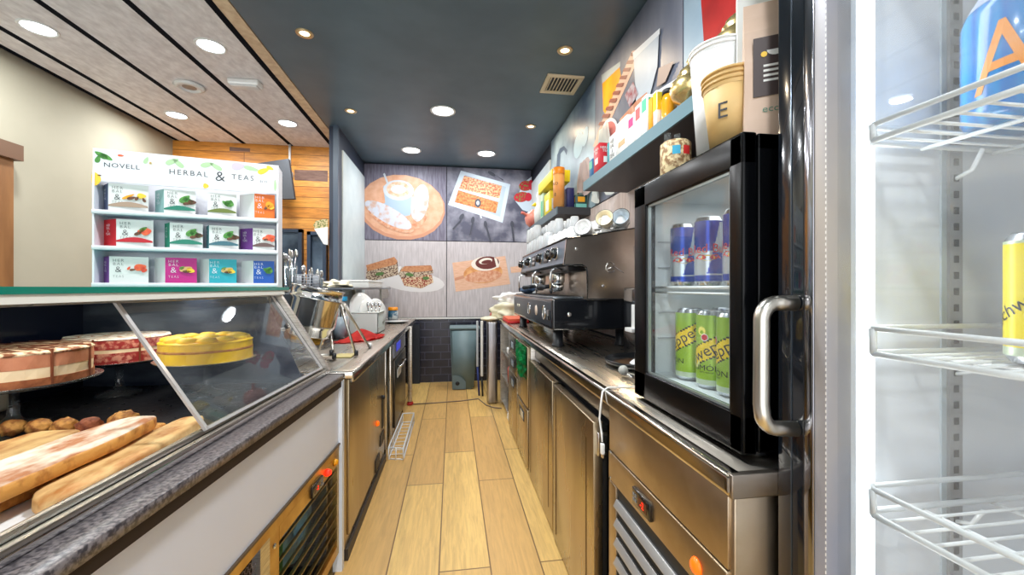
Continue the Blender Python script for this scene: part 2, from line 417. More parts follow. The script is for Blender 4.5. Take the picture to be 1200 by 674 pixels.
artpanel('food_picture','large printed picture of a coffee cup and sugared churros on a peach plate', (bx(-1.168,-.082,1.945,2.962),(0,.01,0)), DKW, [
    ([(-0.099,5.655,2.321),(-0.146,5.655,2.187),(-0.246,5.655,2.074),(-0.387,5.655,1.992),(-0.556,5.655,1.95),(-0.735,5.655,1.951),(-0.906,5.655,1.995),(-1.053,5.655,2.076),(-1.163,5.655,2.187),(-1.226,5.655,2.316),(-1.235,5.655,2.452),(-1.19,5.655,2.583),(-1.095,5.655,2.694),(-0.959,5.655,2.777),(-0.794,5.655,2.822),(-0.616,5.655,2.825),(-0.442,5.655,2.786),(-0.29,5.655,2.706),(-0.174,5.655,2.594),(-0.108,5.655,2.461)],PLATE2),([(-0.122,5.655,2.347),(-0.167,5.655,2.221),(-0.263,5.655,2.113),(-0.398,5.655,2.036),(-0.56,5.655,1.996),(-0.732,5.655,1.997),(-0.896,5.655,2.039),(-1.038,5.655,2.116),(-1.144,5.655,2.221),(-1.204,5.655,2.344),(-1.213,5.655,2.473),(-1.17,5.655,2.596),(-1.079,5.655,2.702),(-0.949,5.655,2.78),(-0.79,5.655,2.823),(-0.619,5.655,2.826),(-0.452,5.655,2.787),(-0.305,5.655,2.712),(-0.195,5.655,2.606),(-0.131,5.655,2.48)],PLATE),
    ([(-0.46,5.655,2.382),(-0.473,5.655,2.346),(-0.508,5.655,2.313),(-0.563,5.655,2.285),(-0.633,5.655,2.267),(-0.709,5.655,2.26),(-0.785,5.655,2.263),(-0.854,5.655,2.278),(-0.908,5.655,2.302),(-0.943,5.655,2.333),(-0.954,5.655,2.368),(-0.943,5.655,2.404),(-0.908,5.655,2.437),(-0.854,5.655,2.464),(-0.785,5.655,2.483),(-0.709,5.655,2.491),(-0.633,5.655,2.487),(-0.563,5.655,2.473),(-0.508,5.655,2.449),(-0.473,5.655,2.418)],CUPS),([(-0.921,5.655,2.668),(-0.529,5.655,2.636),(-0.563,5.655,2.368),(-0.687,5.655,2.283),(-0.81,5.655,2.326),(-0.888,5.655,2.405)],CUPS),([(-0.518,5.655,2.61),(-0.531,5.655,2.567),(-0.562,5.655,2.53),(-0.609,5.655,2.501),(-0.667,5.655,2.483),(-0.73,5.655,2.479),(-0.791,5.655,2.488),(-0.846,5.655,2.51),(-0.888,5.655,2.542),(-0.914,5.655,2.582),(-0.921,5.655,2.625),(-0.908,5.655,2.667),(-0.877,5.655,2.705),(-0.831,5.655,2.734),(-0.774,5.655,2.751),(-0.711,5.655,2.756),(-0.649,5.655,2.747),(-0.594,5.655,2.726),(-0.551,5.655,2.693),(-0.525,5.655,2.653)],CUPW),([(-0.563,5.655,2.623),(-0.573,5.655,2.591),(-0.597,5.655,2.563),(-0.634,5.655,2.541),(-0.679,5.655,2.528),(-0.727,5.655,2.525),(-0.775,5.655,2.532),(-0.818,5.655,2.548),(-0.851,5.655,2.573),(-0.871,5.655,2.602),(-0.876,5.655,2.635),(-0.867,5.655,2.667),(-0.843,5.655,2.695),(-0.807,5.655,2.716),(-0.762,5.655,2.73),(-0.713,5.655,2.733),(-0.665,5.655,2.726),(-0.622,5.655,2.71),(-0.589,5.655,2.686),(-0.569,5.655,2.656)],COF),([(-0.619,5.655,2.625),(-0.625,5.655,2.608),(-0.641,5.655,2.592),(-0.664,5.655,2.58),(-0.693,5.655,2.573),(-0.724,5.655,2.571),(-0.755,5.655,2.575),(-0.783,5.655,2.585),(-0.804,5.655,2.598),(-0.817,5.655,2.615),(-0.821,5.655,2.633),(-0.815,5.655,2.65),(-0.799,5.655,2.666),(-0.776,5.655,2.678),(-0.748,5.655,2.685),(-0.716,5.655,2.687),(-0.685,5.655,2.683),(-0.658,5.655,2.674),(-0.636,5.655,2.66),(-0.623,5.655,2.643)],CUPW),
    ([(-0.327,5.655,2.311),(-0.35,5.655,2.238),(-0.382,5.655,2.175),(-0.42,5.655,2.128),(-0.459,5.655,2.102),(-0.495,5.655,2.098),(-0.527,5.655,2.117),(-0.549,5.655,2.158),(-0.561,5.655,2.217),(-0.56,5.655,2.287),(-0.548,5.655,2.361),(-0.525,5.655,2.434),(-0.493,5.655,2.497),(-0.456,5.655,2.544),(-0.417,5.655,2.571),(-0.38,5.655,2.575),(-0.348,5.655,2.556),(-0.326,5.655,2.515),(-0.314,5.655,2.457),(-0.314,5.655,2.386)],CHUB),([(-0.325,5.655,2.436),(-0.344,5.655,2.358),(-0.372,5.655,2.29),(-0.407,5.655,2.238),(-0.444,5.655,2.206),(-0.481,5.655,2.199),(-0.514,5.655,2.217),(-0.539,5.655,2.258),(-0.554,5.655,2.318),(-0.557,5.655,2.391),(-0.55,5.655,2.469),(-0.531,5.655,2.547),(-0.503,5.655,2.615),(-0.468,5.655,2.668),(-0.431,5.655,2.699),(-0.394,5.655,2.707),(-0.362,5.655,2.689),(-0.336,5.655,2.649),(-0.321,5.655,2.589),(-0.317,5.655,2.515)],CHUR),
    ([(-0.506,5.655,2.077),(-0.538,5.655,2.048),(-0.597,5.655,2.037),(-0.676,5.655,2.044),(-0.768,5.655,2.068),(-0.864,5.655,2.107),(-0.954,5.655,2.158),(-1.029,5.655,2.214),(-1.083,5.655,2.271),(-1.11,5.655,2.323),(-1.109,5.655,2.365),(-1.078,5.655,2.394),(-1.021,5.655,2.406),(-0.943,5.655,2.4),(-0.852,5.655,2.376),(-0.756,5.655,2.338),(-0.665,5.655,2.288),(-0.588,5.655,2.231),(-0.533,5.655,2.173),(-0.504,5.655,2.12)],CHUB),([(-0.55,5.655,2.112),(-0.581,5.655,2.09),(-0.639,5.655,2.087),(-0.718,5.655,2.103),(-0.81,5.655,2.135),(-0.906,5.655,2.182),(-0.996,5.655,2.238),(-1.072,5.655,2.297),(-1.127,5.655,2.355),(-1.155,5.655,2.405),(-1.154,5.655,2.443),(-1.124,5.655,2.465),(-1.067,5.655,2.468),(-0.99,5.655,2.454),(-0.899,5.655,2.422),(-0.803,5.655,2.376),(-0.712,5.655,2.32),(-0.634,5.655,2.26),(-0.578,5.655,2.202),(-0.549,5.655,2.151)],CHUR),
    ([(-0.921,5.655,2.829),(-0.899,5.655,2.841),(-0.843,5.655,2.694),(-0.866,5.655,2.681)],CUPW)], o_, group='food pictures on the back wall')
SPN = M('print_spoon',(70,72,84),.5); TRW=M('print_tray',(206,218,230),.5); TRI=M('print_tray_inner',(182,196,208),.5)
PST=M('print_pastry',(196,96,66),.5,c2=(238,190,140),scale=40,lo=.42,hi=.58); PST2=M('print_pastry_b',(214,160,96),.5,c2=(180,90,50),scale=34)
BER=M('print_berry',(200,40,56),.5,c2=(120,140,70),scale=40,lo=.5,hi=.6)
lay = [([(0.117,5.655,2.919),(0.809,5.655,2.755),(0.7,5.655,2.211),(-0.058,5.655,2.441)],TRW),([(0.176,5.655,2.862),(0.748,5.655,2.717),(0.664,5.655,2.294),(0.023,5.655,2.49)],TRI),
    ([(0.164,5.655,2.85),(0.688,5.655,2.727),(0.652,5.655,2.546),(0.093,5.655,2.67)],PST),([(0.082,5.655,2.646),(0.64,5.655,2.497),(0.604,5.655,2.341),(0.035,5.655,2.479)],PST2),
    ([(0.093,5.655,2.67),(0.664,5.655,2.546),(0.652,5.655,2.51),(0.082,5.655,2.646)],TRW),([(0.394,5.655,2.478),(0.392,5.655,2.46),(0.386,5.655,2.443),(0.377,5.655,2.429),(0.366,5.655,2.421),(0.353,5.655,2.417),(0.34,5.655,2.42),(0.328,5.655,2.428),(0.319,5.655,2.441),(0.313,5.655,2.457),(0.311,5.655,2.475),(0.313,5.655,2.494),(0.319,5.655,2.511),(0.328,5.655,2.524),(0.34,5.655,2.533),(0.353,5.655,2.536),(0.366,5.655,2.534),(0.377,5.655,2.526),(0.386,5.655,2.513),(0.392,5.655,2.496)],SPN),([(0.374,5.655,2.477),(0.373,5.655,2.468),(0.37,5.655,2.459),(0.365,5.655,2.452),(0.359,5.655,2.448),(0.353,5.655,2.446),(0.346,5.655,2.447),(0.34,5.655,2.451),(0.336,5.655,2.458),(0.332,5.655,2.467),(0.331,5.655,2.476),(0.332,5.655,2.486),(0.336,5.655,2.494),(0.34,5.655,2.501),(0.346,5.655,2.506),(0.353,5.655,2.508),(0.359,5.655,2.506),(0.365,5.655,2.502),(0.37,5.655,2.495),(0.373,5.655,2.487)],CUPW),([(0.353,5.655,2.405),(0.377,5.655,2.406),(0.412,5.655,2.264),(0.388,5.655,2.264)],CUPW),
    ([(1.115,5.655,2.876),(1.004,5.655,2.787),(0.894,5.655,2.566),(0.882,5.655,2.517),(0.98,5.655,2.399),(1.115,5.655,2.354)],TRW),([(1.126,5.655,2.76),(1.125,5.655,2.737),(1.115,5.655,2.714),(1.096,5.655,2.694),(1.071,5.655,2.678),(1.042,5.655,2.668),(1.011,5.655,2.665),(0.982,5.655,2.67),(0.958,5.655,2.681),(0.941,5.655,2.698),(0.932,5.655,2.719),(0.933,5.655,2.742),(0.943,5.655,2.764),(0.962,5.655,2.785),(0.987,5.655,2.8),(1.016,5.655,2.81),(1.047,5.655,2.813),(1.076,5.655,2.809),(1.1,5.655,2.797),(1.117,5.655,2.781)],BER),([(1.076,5.655,2.602),(1.075,5.655,2.579),(1.063,5.655,2.556),(1.042,5.655,2.536),(1.013,5.655,2.519),(0.98,5.655,2.509),(0.946,5.655,2.506),(0.914,5.655,2.509),(0.887,5.655,2.52),(0.869,5.655,2.537),(0.859,5.655,2.558),(0.861,5.655,2.581),(0.873,5.655,2.603),(0.894,5.655,2.624),(0.922,5.655,2.64),(0.955,5.655,2.651),(0.989,5.655,2.654),(1.021,5.655,2.651),(1.048,5.655,2.64),(1.067,5.655,2.623)],BER),([(1.14,5.655,2.755),(1.138,5.655,2.733),(1.133,5.655,2.712),(1.125,5.655,2.696),(1.114,5.655,2.685),(1.103,5.655,2.681),(1.091,5.655,2.684),(1.081,5.655,2.694),(1.073,5.655,2.71),(1.068,5.655,2.73),(1.066,5.655,2.753),(1.068,5.655,2.775),(1.073,5.655,2.796),(1.081,5.655,2.812),(1.091,5.655,2.823),(1.103,5.655,2.827),(1.114,5.655,2.824),(1.125,5.655,2.814),(1.133,5.655,2.798),(1.138,5.655,2.778)],M('print_strawberry',(206,38,58),.5)),([(1.115,5.655,2.585),(1.113,5.655,2.566),(1.106,5.655,2.549),(1.095,5.655,2.535),(1.081,5.655,2.526),(1.066,5.655,2.523),(1.051,5.655,2.525),(1.037,5.655,2.533),(1.026,5.655,2.546),(1.019,5.655,2.563),(1.017,5.655,2.582),(1.019,5.655,2.6),(1.026,5.655,2.617),(1.037,5.655,2.631),(1.051,5.655,2.64),(1.066,5.655,2.644),(1.081,5.655,2.641),(1.095,5.655,2.633),(1.106,5.655,2.62),(1.113,5.655,2.603)],M('print_strawberry',(206,38,58),.5))]
for a,b,c,d in [(541,254,530,268),(554,257,550,275),(570,262,575,282),(600,262,602,282),(575,205,588,210)]: pass
lay += [([(0.15,5.655,2.266),(0.14,5.655,2.255),(0.13,5.655,2.246),(0.119,5.655,2.241),(0.11,5.655,2.239),(0.102,5.655,2.241),(0.097,5.655,2.248),(0.094,5.655,2.257),(0.096,5.655,2.269),(0.1,5.655,2.282),(0.107,5.655,2.295),(0.117,5.655,2.307),(0.127,5.655,2.316),(0.138,5.655,2.321),(0.148,5.655,2.323),(0.156,5.655,2.32),(0.161,5.655,2.314),(0.163,5.655,2.304),(0.162,5.655,2.292),(0.157,5.655,2.279)],SPN),([(0.117,5.655,2.245),(0.129,5.655,2.234),(0.012,5.655,2.101),(0,5.655,2.113)],SPN),([(0.305,5.655,2.234),(0.301,5.655,2.219),(0.296,5.655,2.207),(0.289,5.655,2.197),(0.281,5.655,2.192),(0.273,5.655,2.19),(0.267,5.655,2.194),(0.261,5.655,2.201),(0.258,5.655,2.213),(0.257,5.655,2.226),(0.258,5.655,2.241),(0.262,5.655,2.255),(0.268,5.655,2.268),(0.275,5.655,2.277),(0.282,5.655,2.283),(0.29,5.655,2.284),(0.297,5.655,2.281),(0.302,5.655,2.273),(0.305,5.655,2.262),(0.306,5.655,2.248)],SPN),([(0.27,5.655,2.201),(0.294,5.655,2.202),(0.246,5.655,2.023),(0.234,5.655,2.023)],SPN),
    ([(0.483,5.655,2.188),(0.485,5.655,2.173),(0.485,5.655,2.159),(0.482,5.655,2.148),(0.477,5.655,2.14),(0.47,5.655,2.136),(0.462,5.655,2.136),(0.454,5.655,2.141),(0.447,5.655,2.15),(0.441,5.655,2.162),(0.437,5.655,2.177),(0.435,5.655,2.191),(0.435,5.655,2.205),(0.438,5.655,2.216),(0.443,5.655,2.224),(0.45,5.655,2.228),(0.458,5.655,2.228),(0.466,5.655,2.223),(0.473,5.655,2.214),(0.479,5.655,2.202)],SPN),([(0.46,5.655,2.146),(0.484,5.655,2.147),(0.544,5.655,1.933),(0.52,5.655,1.933)],SPN),([(0.858,5.655,2.192),(0.857,5.655,2.177),(0.855,5.655,2.164),(0.85,5.655,2.153),(0.843,5.655,2.145),(0.836,5.655,2.142),(0.828,5.655,2.144),(0.821,5.655,2.151),(0.815,5.655,2.161),(0.811,5.655,2.174),(0.809,5.655,2.189),(0.809,5.655,2.204),(0.812,5.655,2.217),(0.817,5.655,2.228),(0.823,5.655,2.236),(0.831,5.655,2.239),(0.838,5.655,2.237),(0.846,5.655,2.23),(0.852,5.655,2.22),(0.856,5.655,2.207)],SPN),([(0.821,5.655,2.154),(0.846,5.655,2.155),(0.87,5.655,1.95),(0.846,5.655,1.95)],SPN),
    ([(0.596,5.655,2.861),(0.589,5.655,2.856),(0.579,5.655,2.854),(0.564,5.655,2.855),(0.548,5.655,2.86),(0.532,5.655,2.868),(0.516,5.655,2.877),(0.503,5.655,2.888),(0.495,5.655,2.899),(0.491,5.655,2.908),(0.492,5.655,2.916),(0.498,5.655,2.922),(0.509,5.655,2.924),(0.523,5.655,2.922),(0.539,5.655,2.917),(0.556,5.655,2.91),(0.571,5.655,2.9),(0.584,5.655,2.889),(0.593,5.655,2.879),(0.597,5.655,2.869)],SPN),([(0.592,5.655,2.879),(0.604,5.655,2.867),(0.712,5.655,2.812),(0.7,5.655,2.799)],SPN)]
artpanel('food_picture','large printed picture of filled pastries on a white tray with scattered teaspoons', (bx(-.072,1.105,1.945,2.962),(0,.01,0)), DKS, lay, o_, group='food pictures on the back wall')
artpanel('food_picture','large printed picture of two toasted sandwiches on pale greaseproof paper', (bx(-1.168,-.082,.895,1.935),(0,.01,0)), LTW, [
    ([(-0.107,5.655,1.336),(-0.133,5.655,1.295),(-0.199,5.655,1.262),(-0.298,5.655,1.242),(-0.421,5.655,1.235),(-0.554,5.655,1.243),(-0.685,5.655,1.264),(-0.801,5.655,1.296),(-0.891,5.655,1.337),(-0.947,5.655,1.381),(-0.963,5.655,1.426),(-0.938,5.655,1.466),(-0.875,5.655,1.498),(-0.779,5.655,1.519),(-0.658,5.655,1.527),(-0.526,5.655,1.52),(-0.394,5.655,1.5),(-0.275,5.655,1.467),(-0.182,5.655,1.427),(-0.124,5.655,1.381)],M('print_greaseproof',(226,222,222),.5)),([(-1.131,5.655,1.517),(-0.687,5.655,1.589),(-0.574,5.655,1.381),(-1.021,5.655,1.266),(-1.131,5.655,1.289)],M('print_greaseproof')),
    ([(-1.131,5.655,1.586),(-0.732,5.655,1.647),(-0.72,5.655,1.473),(-0.888,5.655,1.427),(-1.087,5.655,1.38),(-1.142,5.655,1.426)],FIL),([(-1.142,5.655,1.597),(-0.776,5.655,1.715),(-0.732,5.655,1.658),(-0.754,5.655,1.612),(-1.12,5.655,1.517)],BRD),
    ([(-0.709,5.655,1.473),(-0.278,5.655,1.475),(-0.255,5.655,1.37),(-0.415,5.655,1.288),(-0.642,5.655,1.323)],FIL2),([(-0.72,5.655,1.485),(-0.675,5.655,1.578),(-0.278,5.655,1.592),(-0.255,5.655,1.499),(-0.46,5.655,1.44),(-0.687,5.655,1.427)],FIL),([(-0.698,5.655,1.52),(-0.642,5.655,1.59),(-0.289,5.655,1.604),(-0.266,5.655,1.534),(-0.483,5.655,1.509)],BRD),
    ([(-0.911,5.655,1.494),(-0.912,5.655,1.486),(-0.919,5.655,1.479),(-0.93,5.655,1.471),(-0.945,5.655,1.465),(-0.962,5.655,1.461),(-0.979,5.655,1.459),(-0.994,5.655,1.459),(-1.007,5.655,1.462),(-1.016,5.655,1.467),(-1.02,5.655,1.473),(-1.018,5.655,1.481),(-1.012,5.655,1.489),(-1.001,5.655,1.496),(-0.986,5.655,1.502),(-0.969,5.655,1.506),(-0.952,5.655,1.508),(-0.937,5.655,1.508),(-0.924,5.655,1.505),(-0.915,5.655,1.5)],LEAF),([(-0.518,5.655,1.466),(-0.522,5.655,1.459),(-0.53,5.655,1.454),(-0.544,5.655,1.451),(-0.56,5.655,1.45),(-0.577,5.655,1.451),(-0.594,5.655,1.455),(-0.609,5.655,1.46),(-0.621,5.655,1.467),(-0.628,5.655,1.474),(-0.63,5.655,1.482),(-0.626,5.655,1.489),(-0.617,5.655,1.494),(-0.604,5.655,1.497),(-0.588,5.655,1.498),(-0.571,5.655,1.497),(-0.554,5.655,1.493),(-0.538,5.655,1.488),(-0.527,5.655,1.481),(-0.52,5.655,1.474)],LEAF),([(-0.312,5.655,1.429),(-0.314,5.655,1.421),(-0.321,5.655,1.415),(-0.331,5.655,1.41),(-0.344,5.655,1.406),(-0.358,5.655,1.405),(-0.372,5.655,1.406),(-0.385,5.655,1.409),(-0.395,5.655,1.415),(-0.401,5.655,1.421),(-0.404,5.655,1.428),(-0.401,5.655,1.435),(-0.395,5.655,1.442),(-0.385,5.655,1.447),(-0.372,5.655,1.45),(-0.358,5.655,1.452),(-0.344,5.655,1.451),(-0.331,5.655,1.447),(-0.321,5.655,1.442),(-0.314,5.655,1.436)],LEAF)], o_, group='food pictures on the back wall')
artpanel('food_picture','large printed picture of a chocolate glazed bun on a wooden cutting board', (bx(-.072,1.105,.895,1.935),(0,.01,0)), LTW, [
    ([(0,5.655,1.642),(0.736,5.655,1.744),(0.809,5.655,1.348),(0.047,5.655,1.241)],BOARD),([(0.809,5.655,1.589),(1.115,5.655,1.627),(1.115,5.655,1.53),(0.821,5.655,1.505)],BOARD),([(0.035,5.655,1.43),(0.176,5.655,1.477),(0.176,5.655,1.43),(0.035,5.655,1.394)],PLATE2),
    ([(0.698,5.655,1.533),(0.69,5.655,1.487),(0.655,5.655,1.443),(0.597,5.655,1.405),(0.523,5.655,1.376),(0.439,5.655,1.36),(0.354,5.655,1.358),(0.277,5.655,1.37),(0.214,5.655,1.395),(0.171,5.655,1.43),(0.154,5.655,1.473),(0.162,5.655,1.518),(0.196,5.655,1.561),(0.253,5.655,1.599),(0.326,5.655,1.628),(0.409,5.655,1.644),(0.494,5.655,1.647),(0.573,5.655,1.636),(0.637,5.655,1.611),(0.68,5.655,1.575)],BUN),([(0.686,5.655,1.483),(0.676,5.655,1.456),(0.641,5.655,1.429),(0.585,5.655,1.404),(0.513,5.655,1.385),(0.433,5.655,1.372),(0.352,5.655,1.367),(0.279,5.655,1.371),(0.219,5.655,1.383),(0.18,5.655,1.402),(0.165,5.655,1.427),(0.175,5.655,1.453),(0.209,5.655,1.48),(0.265,5.655,1.505),(0.335,5.655,1.525),(0.415,5.655,1.538),(0.496,5.655,1.543),(0.571,5.655,1.539),(0.631,5.655,1.527),(0.671,5.655,1.508)],CHUB),([(0.663,5.655,1.65),(0.656,5.655,1.618),(0.628,5.655,1.587),(0.585,5.655,1.561),(0.529,5.655,1.542),(0.467,5.655,1.533),(0.404,5.655,1.533),(0.347,5.655,1.543),(0.301,5.655,1.562),(0.271,5.655,1.588),(0.259,5.655,1.618),(0.266,5.655,1.65),(0.293,5.655,1.68),(0.336,5.655,1.706),(0.391,5.655,1.725),(0.453,5.655,1.735),(0.516,5.655,1.735),(0.573,5.655,1.725),(0.62,5.655,1.706),(0.651,5.655,1.68)],CRW),([(0.651,5.655,1.659),(0.645,5.655,1.631),(0.623,5.655,1.604),(0.587,5.655,1.581),(0.541,5.655,1.565),(0.49,5.655,1.557),(0.438,5.655,1.557),(0.391,5.655,1.566),(0.353,5.655,1.583),(0.328,5.655,1.606),(0.318,5.655,1.633),(0.324,5.655,1.661),(0.346,5.655,1.688),(0.381,5.655,1.71),(0.426,5.655,1.727),(0.478,5.655,1.735),(0.529,5.655,1.735),(0.577,5.655,1.726),(0.616,5.655,1.709),(0.641,5.655,1.686)],CHOC),
    ([(0.554,5.655,1.687),(0.552,5.655,1.673),(0.54,5.655,1.659),(0.521,5.655,1.647),(0.496,5.655,1.636),(0.467,5.655,1.628),(0.438,5.655,1.625),(0.411,5.655,1.626),(0.388,5.655,1.631),(0.373,5.655,1.64),(0.366,5.655,1.652),(0.368,5.655,1.666),(0.38,5.655,1.679),(0.399,5.655,1.692),(0.424,5.655,1.703),(0.453,5.655,1.711),(0.482,5.655,1.714),(0.509,5.655,1.713),(0.532,5.655,1.708),(0.547,5.655,1.699)],CRW),([(0.543,5.655,1.671),(0.54,5.655,1.662),(0.532,5.655,1.653),(0.517,5.655,1.644),(0.498,5.655,1.637),(0.476,5.655,1.632),(0.454,5.655,1.629),(0.434,5.655,1.629),(0.417,5.655,1.632),(0.406,5.655,1.637),(0.401,5.655,1.645),(0.403,5.655,1.653),(0.412,5.655,1.662),(0.427,5.655,1.671),(0.446,5.655,1.678),(0.467,5.655,1.683),(0.489,5.655,1.686),(0.51,5.655,1.686),(0.526,5.655,1.683),(0.538,5.655,1.678)],CHOC),([(0.58,5.655,1.718),(0.616,5.655,1.707),(0.652,5.655,1.587),(0.616,5.655,1.575)],CRW)], o_, group='food pictures on the back wall')

# ---------------------------------------------------------------- printed panels on the right wall
XW = 1.118
def rx(y0,y1,z0,z1): return [(XW,y0,z0),(XW,y1,z0),(XW,y1,z1),(XW,y0,z1)]
MUA = M('print_blue_haze',(70,92,120),.4,c2=(176,202,214),scale=.9,lo=.4,hi=.6)
MUB = M('print_violet_slate',(100,106,124),.4,c2=(134,138,152),scale=4,stretch=(1,1,.3))
MUC = M('print_pale_blue',(150,172,190),.4,c2=(176,196,208),scale=2)
LTX = M('print_pale_wood_side',(206,188,182),.45,c2=(226,212,206),scale=5,stretch=(1,9,1))
o_ = (-1,0,0)
STR=M('print_straw_brown',(146,92,74),.5); STL=M('print_straw_light',(214,178,158),.5)
artpanel('wall_mural_panel','printed wall panel with blue haze and a faint cup, beside the pale blue board', (rx(3.085,4.52,1.95,2.965),(.01,0,0)), MUA, [
    ([(1.118,4.246,2.724),(1.118,4.141,2.762),(1.118,3.977,2.732),(1.118,3.854,2.648),(1.118,3.884,2.607),(1.118,3.977,2.689),(1.118,4.108,2.697),(1.118,4.176,2.403),(1.118,4.319,2.439)],M('print_blue_dark',(44,66,92),.4)),
    ([(1.118,3.383,2.528),(1.118,3.409,2.501),(1.118,3.444,2.48),(1.118,3.485,2.469),(1.118,3.529,2.468),(1.118,3.571,2.477),(1.118,3.607,2.496),(1.118,3.633,2.524),(1.118,3.646,2.558),(1.118,3.644,2.593),(1.118,3.628,2.626),(1.118,3.599,2.654),(1.118,3.561,2.673),(1.118,3.517,2.682),(1.118,3.474,2.681),(1.118,3.434,2.67),(1.118,3.401,2.65),(1.118,3.378,2.623),(1.118,3.367,2.591),(1.118,3.369,2.559)],M('print_blue_glow',(176,206,222),.5)),([(1.118,3.249,2.555),(1.118,3.266,2.535),(1.118,3.288,2.52),(1.118,3.312,2.51),(1.118,3.337,2.508),(1.118,3.36,2.513),(1.118,3.379,2.525),(1.118,3.391,2.542),(1.118,3.396,2.564),(1.118,3.392,2.588),(1.118,3.38,2.611),(1.118,3.362,2.631),(1.118,3.34,2.646),(1.118,3.314,2.654),(1.118,3.29,2.655),(1.118,3.267,2.65),(1.118,3.25,2.638),(1.118,3.239,2.62),(1.118,3.235,2.599),(1.118,3.238,2.577)],M('print_blue_glow'))], o_, group='printed panels along the right wall')
lay = [([(1.118,2.918,2.847),(1.118,2.604,2.805),(1.118,2.576,2.698),(1.118,2.661,2.554),(1.118,2.816,2.536),(1.118,2.901,2.622)],M('print_orange_juice',(238,168,34),.5,c2=(226,144,20),scale=6)),
    ([(1.118,2.936,2.908),(1.118,2.589,2.82),(1.118,2.589,2.786),(1.118,2.918,2.835)],M('print_glass_rim',(168,178,184),.5)),
    ([(1.118,2.407,2.784),(1.118,2.324,2.746),(1.118,2.336,2.68),(1.118,2.833,2.455),(1.118,2.99,2.384),(1.118,3.124,2.43),(1.118,2.954,2.54)],STL)]
for k in range(13):
    pass
lay += [([(1.118,2.419,2.78),(1.118,2.336,2.732),(1.118,2.347,2.718),(1.118,2.431,2.765)],STR),([(1.118,2.469,2.759),(1.118,2.371,2.71),(1.118,2.395,2.697),(1.118,2.495,2.751)],STR),([(1.118,2.521,2.738),(1.118,2.419,2.688),(1.118,2.444,2.675),(1.118,2.548,2.73)],STR),([(1.118,2.576,2.715),(1.118,2.469,2.666),(1.118,2.495,2.652),(1.118,2.604,2.707)],STR),
    ([(1.118,2.632,2.692),(1.118,2.521,2.643),(1.118,2.548,2.628),(1.118,2.661,2.683)],STR),([(1.118,2.691,2.668),(1.118,2.576,2.618),(1.118,2.604,2.603),(1.118,2.721,2.658)],STR),([(1.118,2.752,2.643),(1.118,2.632,2.593),(1.118,2.661,2.577),(1.118,2.784,2.633)],STR),([(1.118,2.816,2.616),(1.118,2.691,2.567),(1.118,2.721,2.55),(1.118,2.85,2.606)],STR),
    ([(1.118,2.883,2.589),(1.118,2.752,2.539),(1.118,2.784,2.522),(1.118,2.918,2.578)],STR),([(1.118,2.954,2.56),(1.118,2.816,2.511),(1.118,2.85,2.493),(1.118,2.99,2.548)],STR),
    ([(1.118,2.371,2.731),(1.118,2.059,2.694),(1.118,2.077,2.509),(1.118,2.174,2.376),(1.118,2.336,2.42)],M('print_milk_glass',(204,216,228),.5,c2=(178,192,208),scale=3)),([(1.118,2.383,2.759),(1.118,2.05,2.702),(1.118,2.05,2.67),(1.118,2.371,2.71)],M('print_glass_rim2',(226,232,238),.5)),
    ([(1.118,2.622,2.361),(1.118,2.643,2.345),(1.118,2.675,2.337),(1.118,2.715,2.336),(1.118,2.761,2.344),(1.118,2.806,2.361),(1.118,2.848,2.384),(1.118,2.881,2.412),(1.118,2.902,2.442),(1.118,2.907,2.47),(1.118,2.896,2.493),(1.118,2.871,2.509),(1.118,2.834,2.516),(1.118,2.79,2.514),(1.118,2.744,2.503),(1.118,2.7,2.485),(1.118,2.662,2.461),(1.118,2.634,2.435),(1.118,2.617,2.408),(1.118,2.613,2.382)],M('print_glass_rim2')),([(1.118,2.65,2.369),(1.118,2.667,2.356),(1.118,2.692,2.349),(1.118,2.724,2.349),(1.118,2.759,2.356),(1.118,2.795,2.368),(1.118,2.827,2.386),(1.118,2.852,2.408),(1.118,2.867,2.431),(1.118,2.871,2.453),(1.118,2.863,2.471),(1.118,2.844,2.484),(1.118,2.815,2.49),(1.118,2.781,2.488),(1.118,2.746,2.48),(1.118,2.711,2.466),(1.118,2.682,2.448),(1.118,2.659,2.427),(1.118,2.646,2.406),(1.118,2.642,2.386)],M('print_pink_drink',(206,120,116),.5)),
    ([(1.118,2.576,2.424),(1.118,2.324,2.435),(1.118,2.194,2.425),(1.118,2.154,2.338),(1.118,2.359,2.283),(1.118,2.576,2.31)],CHUB),([(1.118,2.495,2.546),(1.118,2.371,2.573),(1.118,2.302,2.466),(1.118,2.419,2.435)],M('print_berry2',(160,70,80),.5,c2=(190,180,190),scale=30)),
    ([(1.118,2.059,2.49),(1.118,1.906,2.443),(1.118,1.988,2.381),(1.118,2.077,2.397)],M('print_napkin',(178,156,146),.5)),([(1.118,2.154,2.387),(1.118,1.759,2.322),(1.118,1.759,2.306),(1.118,2.134,2.349)],M('print_glass_rim2'))]
artpanel('wall_mural_panel','printed wall panel with an orange drink, a striped straw and a tall milk glass', (rx(1.845,3.075,1.95,2.965),(.01,0,0)), MUB, lay, o_, group='printed panels along the right wall')
artpanel('wall_mural_panel','printed pale blue wall panel with a large red cup, behind the stacked takeaway cups', (rx(.72,1.835,1.95,2.965),(.01,0,0)), MUC, [
    ([(1.118,1.7,2.64),(1.118,1.431,2.52),(1.118,1.441,2.293),(1.118,1.668,2.335)],M('print_red_cup',(190,34,32),.5,c2=(160,24,26),scale=5))], o_, group='printed panels along the right wall')
artpanel('wall_mural_panel','printed pale pinkish wood panel low on the right wall behind the espresso machine', (rx(1.845,4.52,.96,1.94),(.01,0,0)), LTX, [], o_)

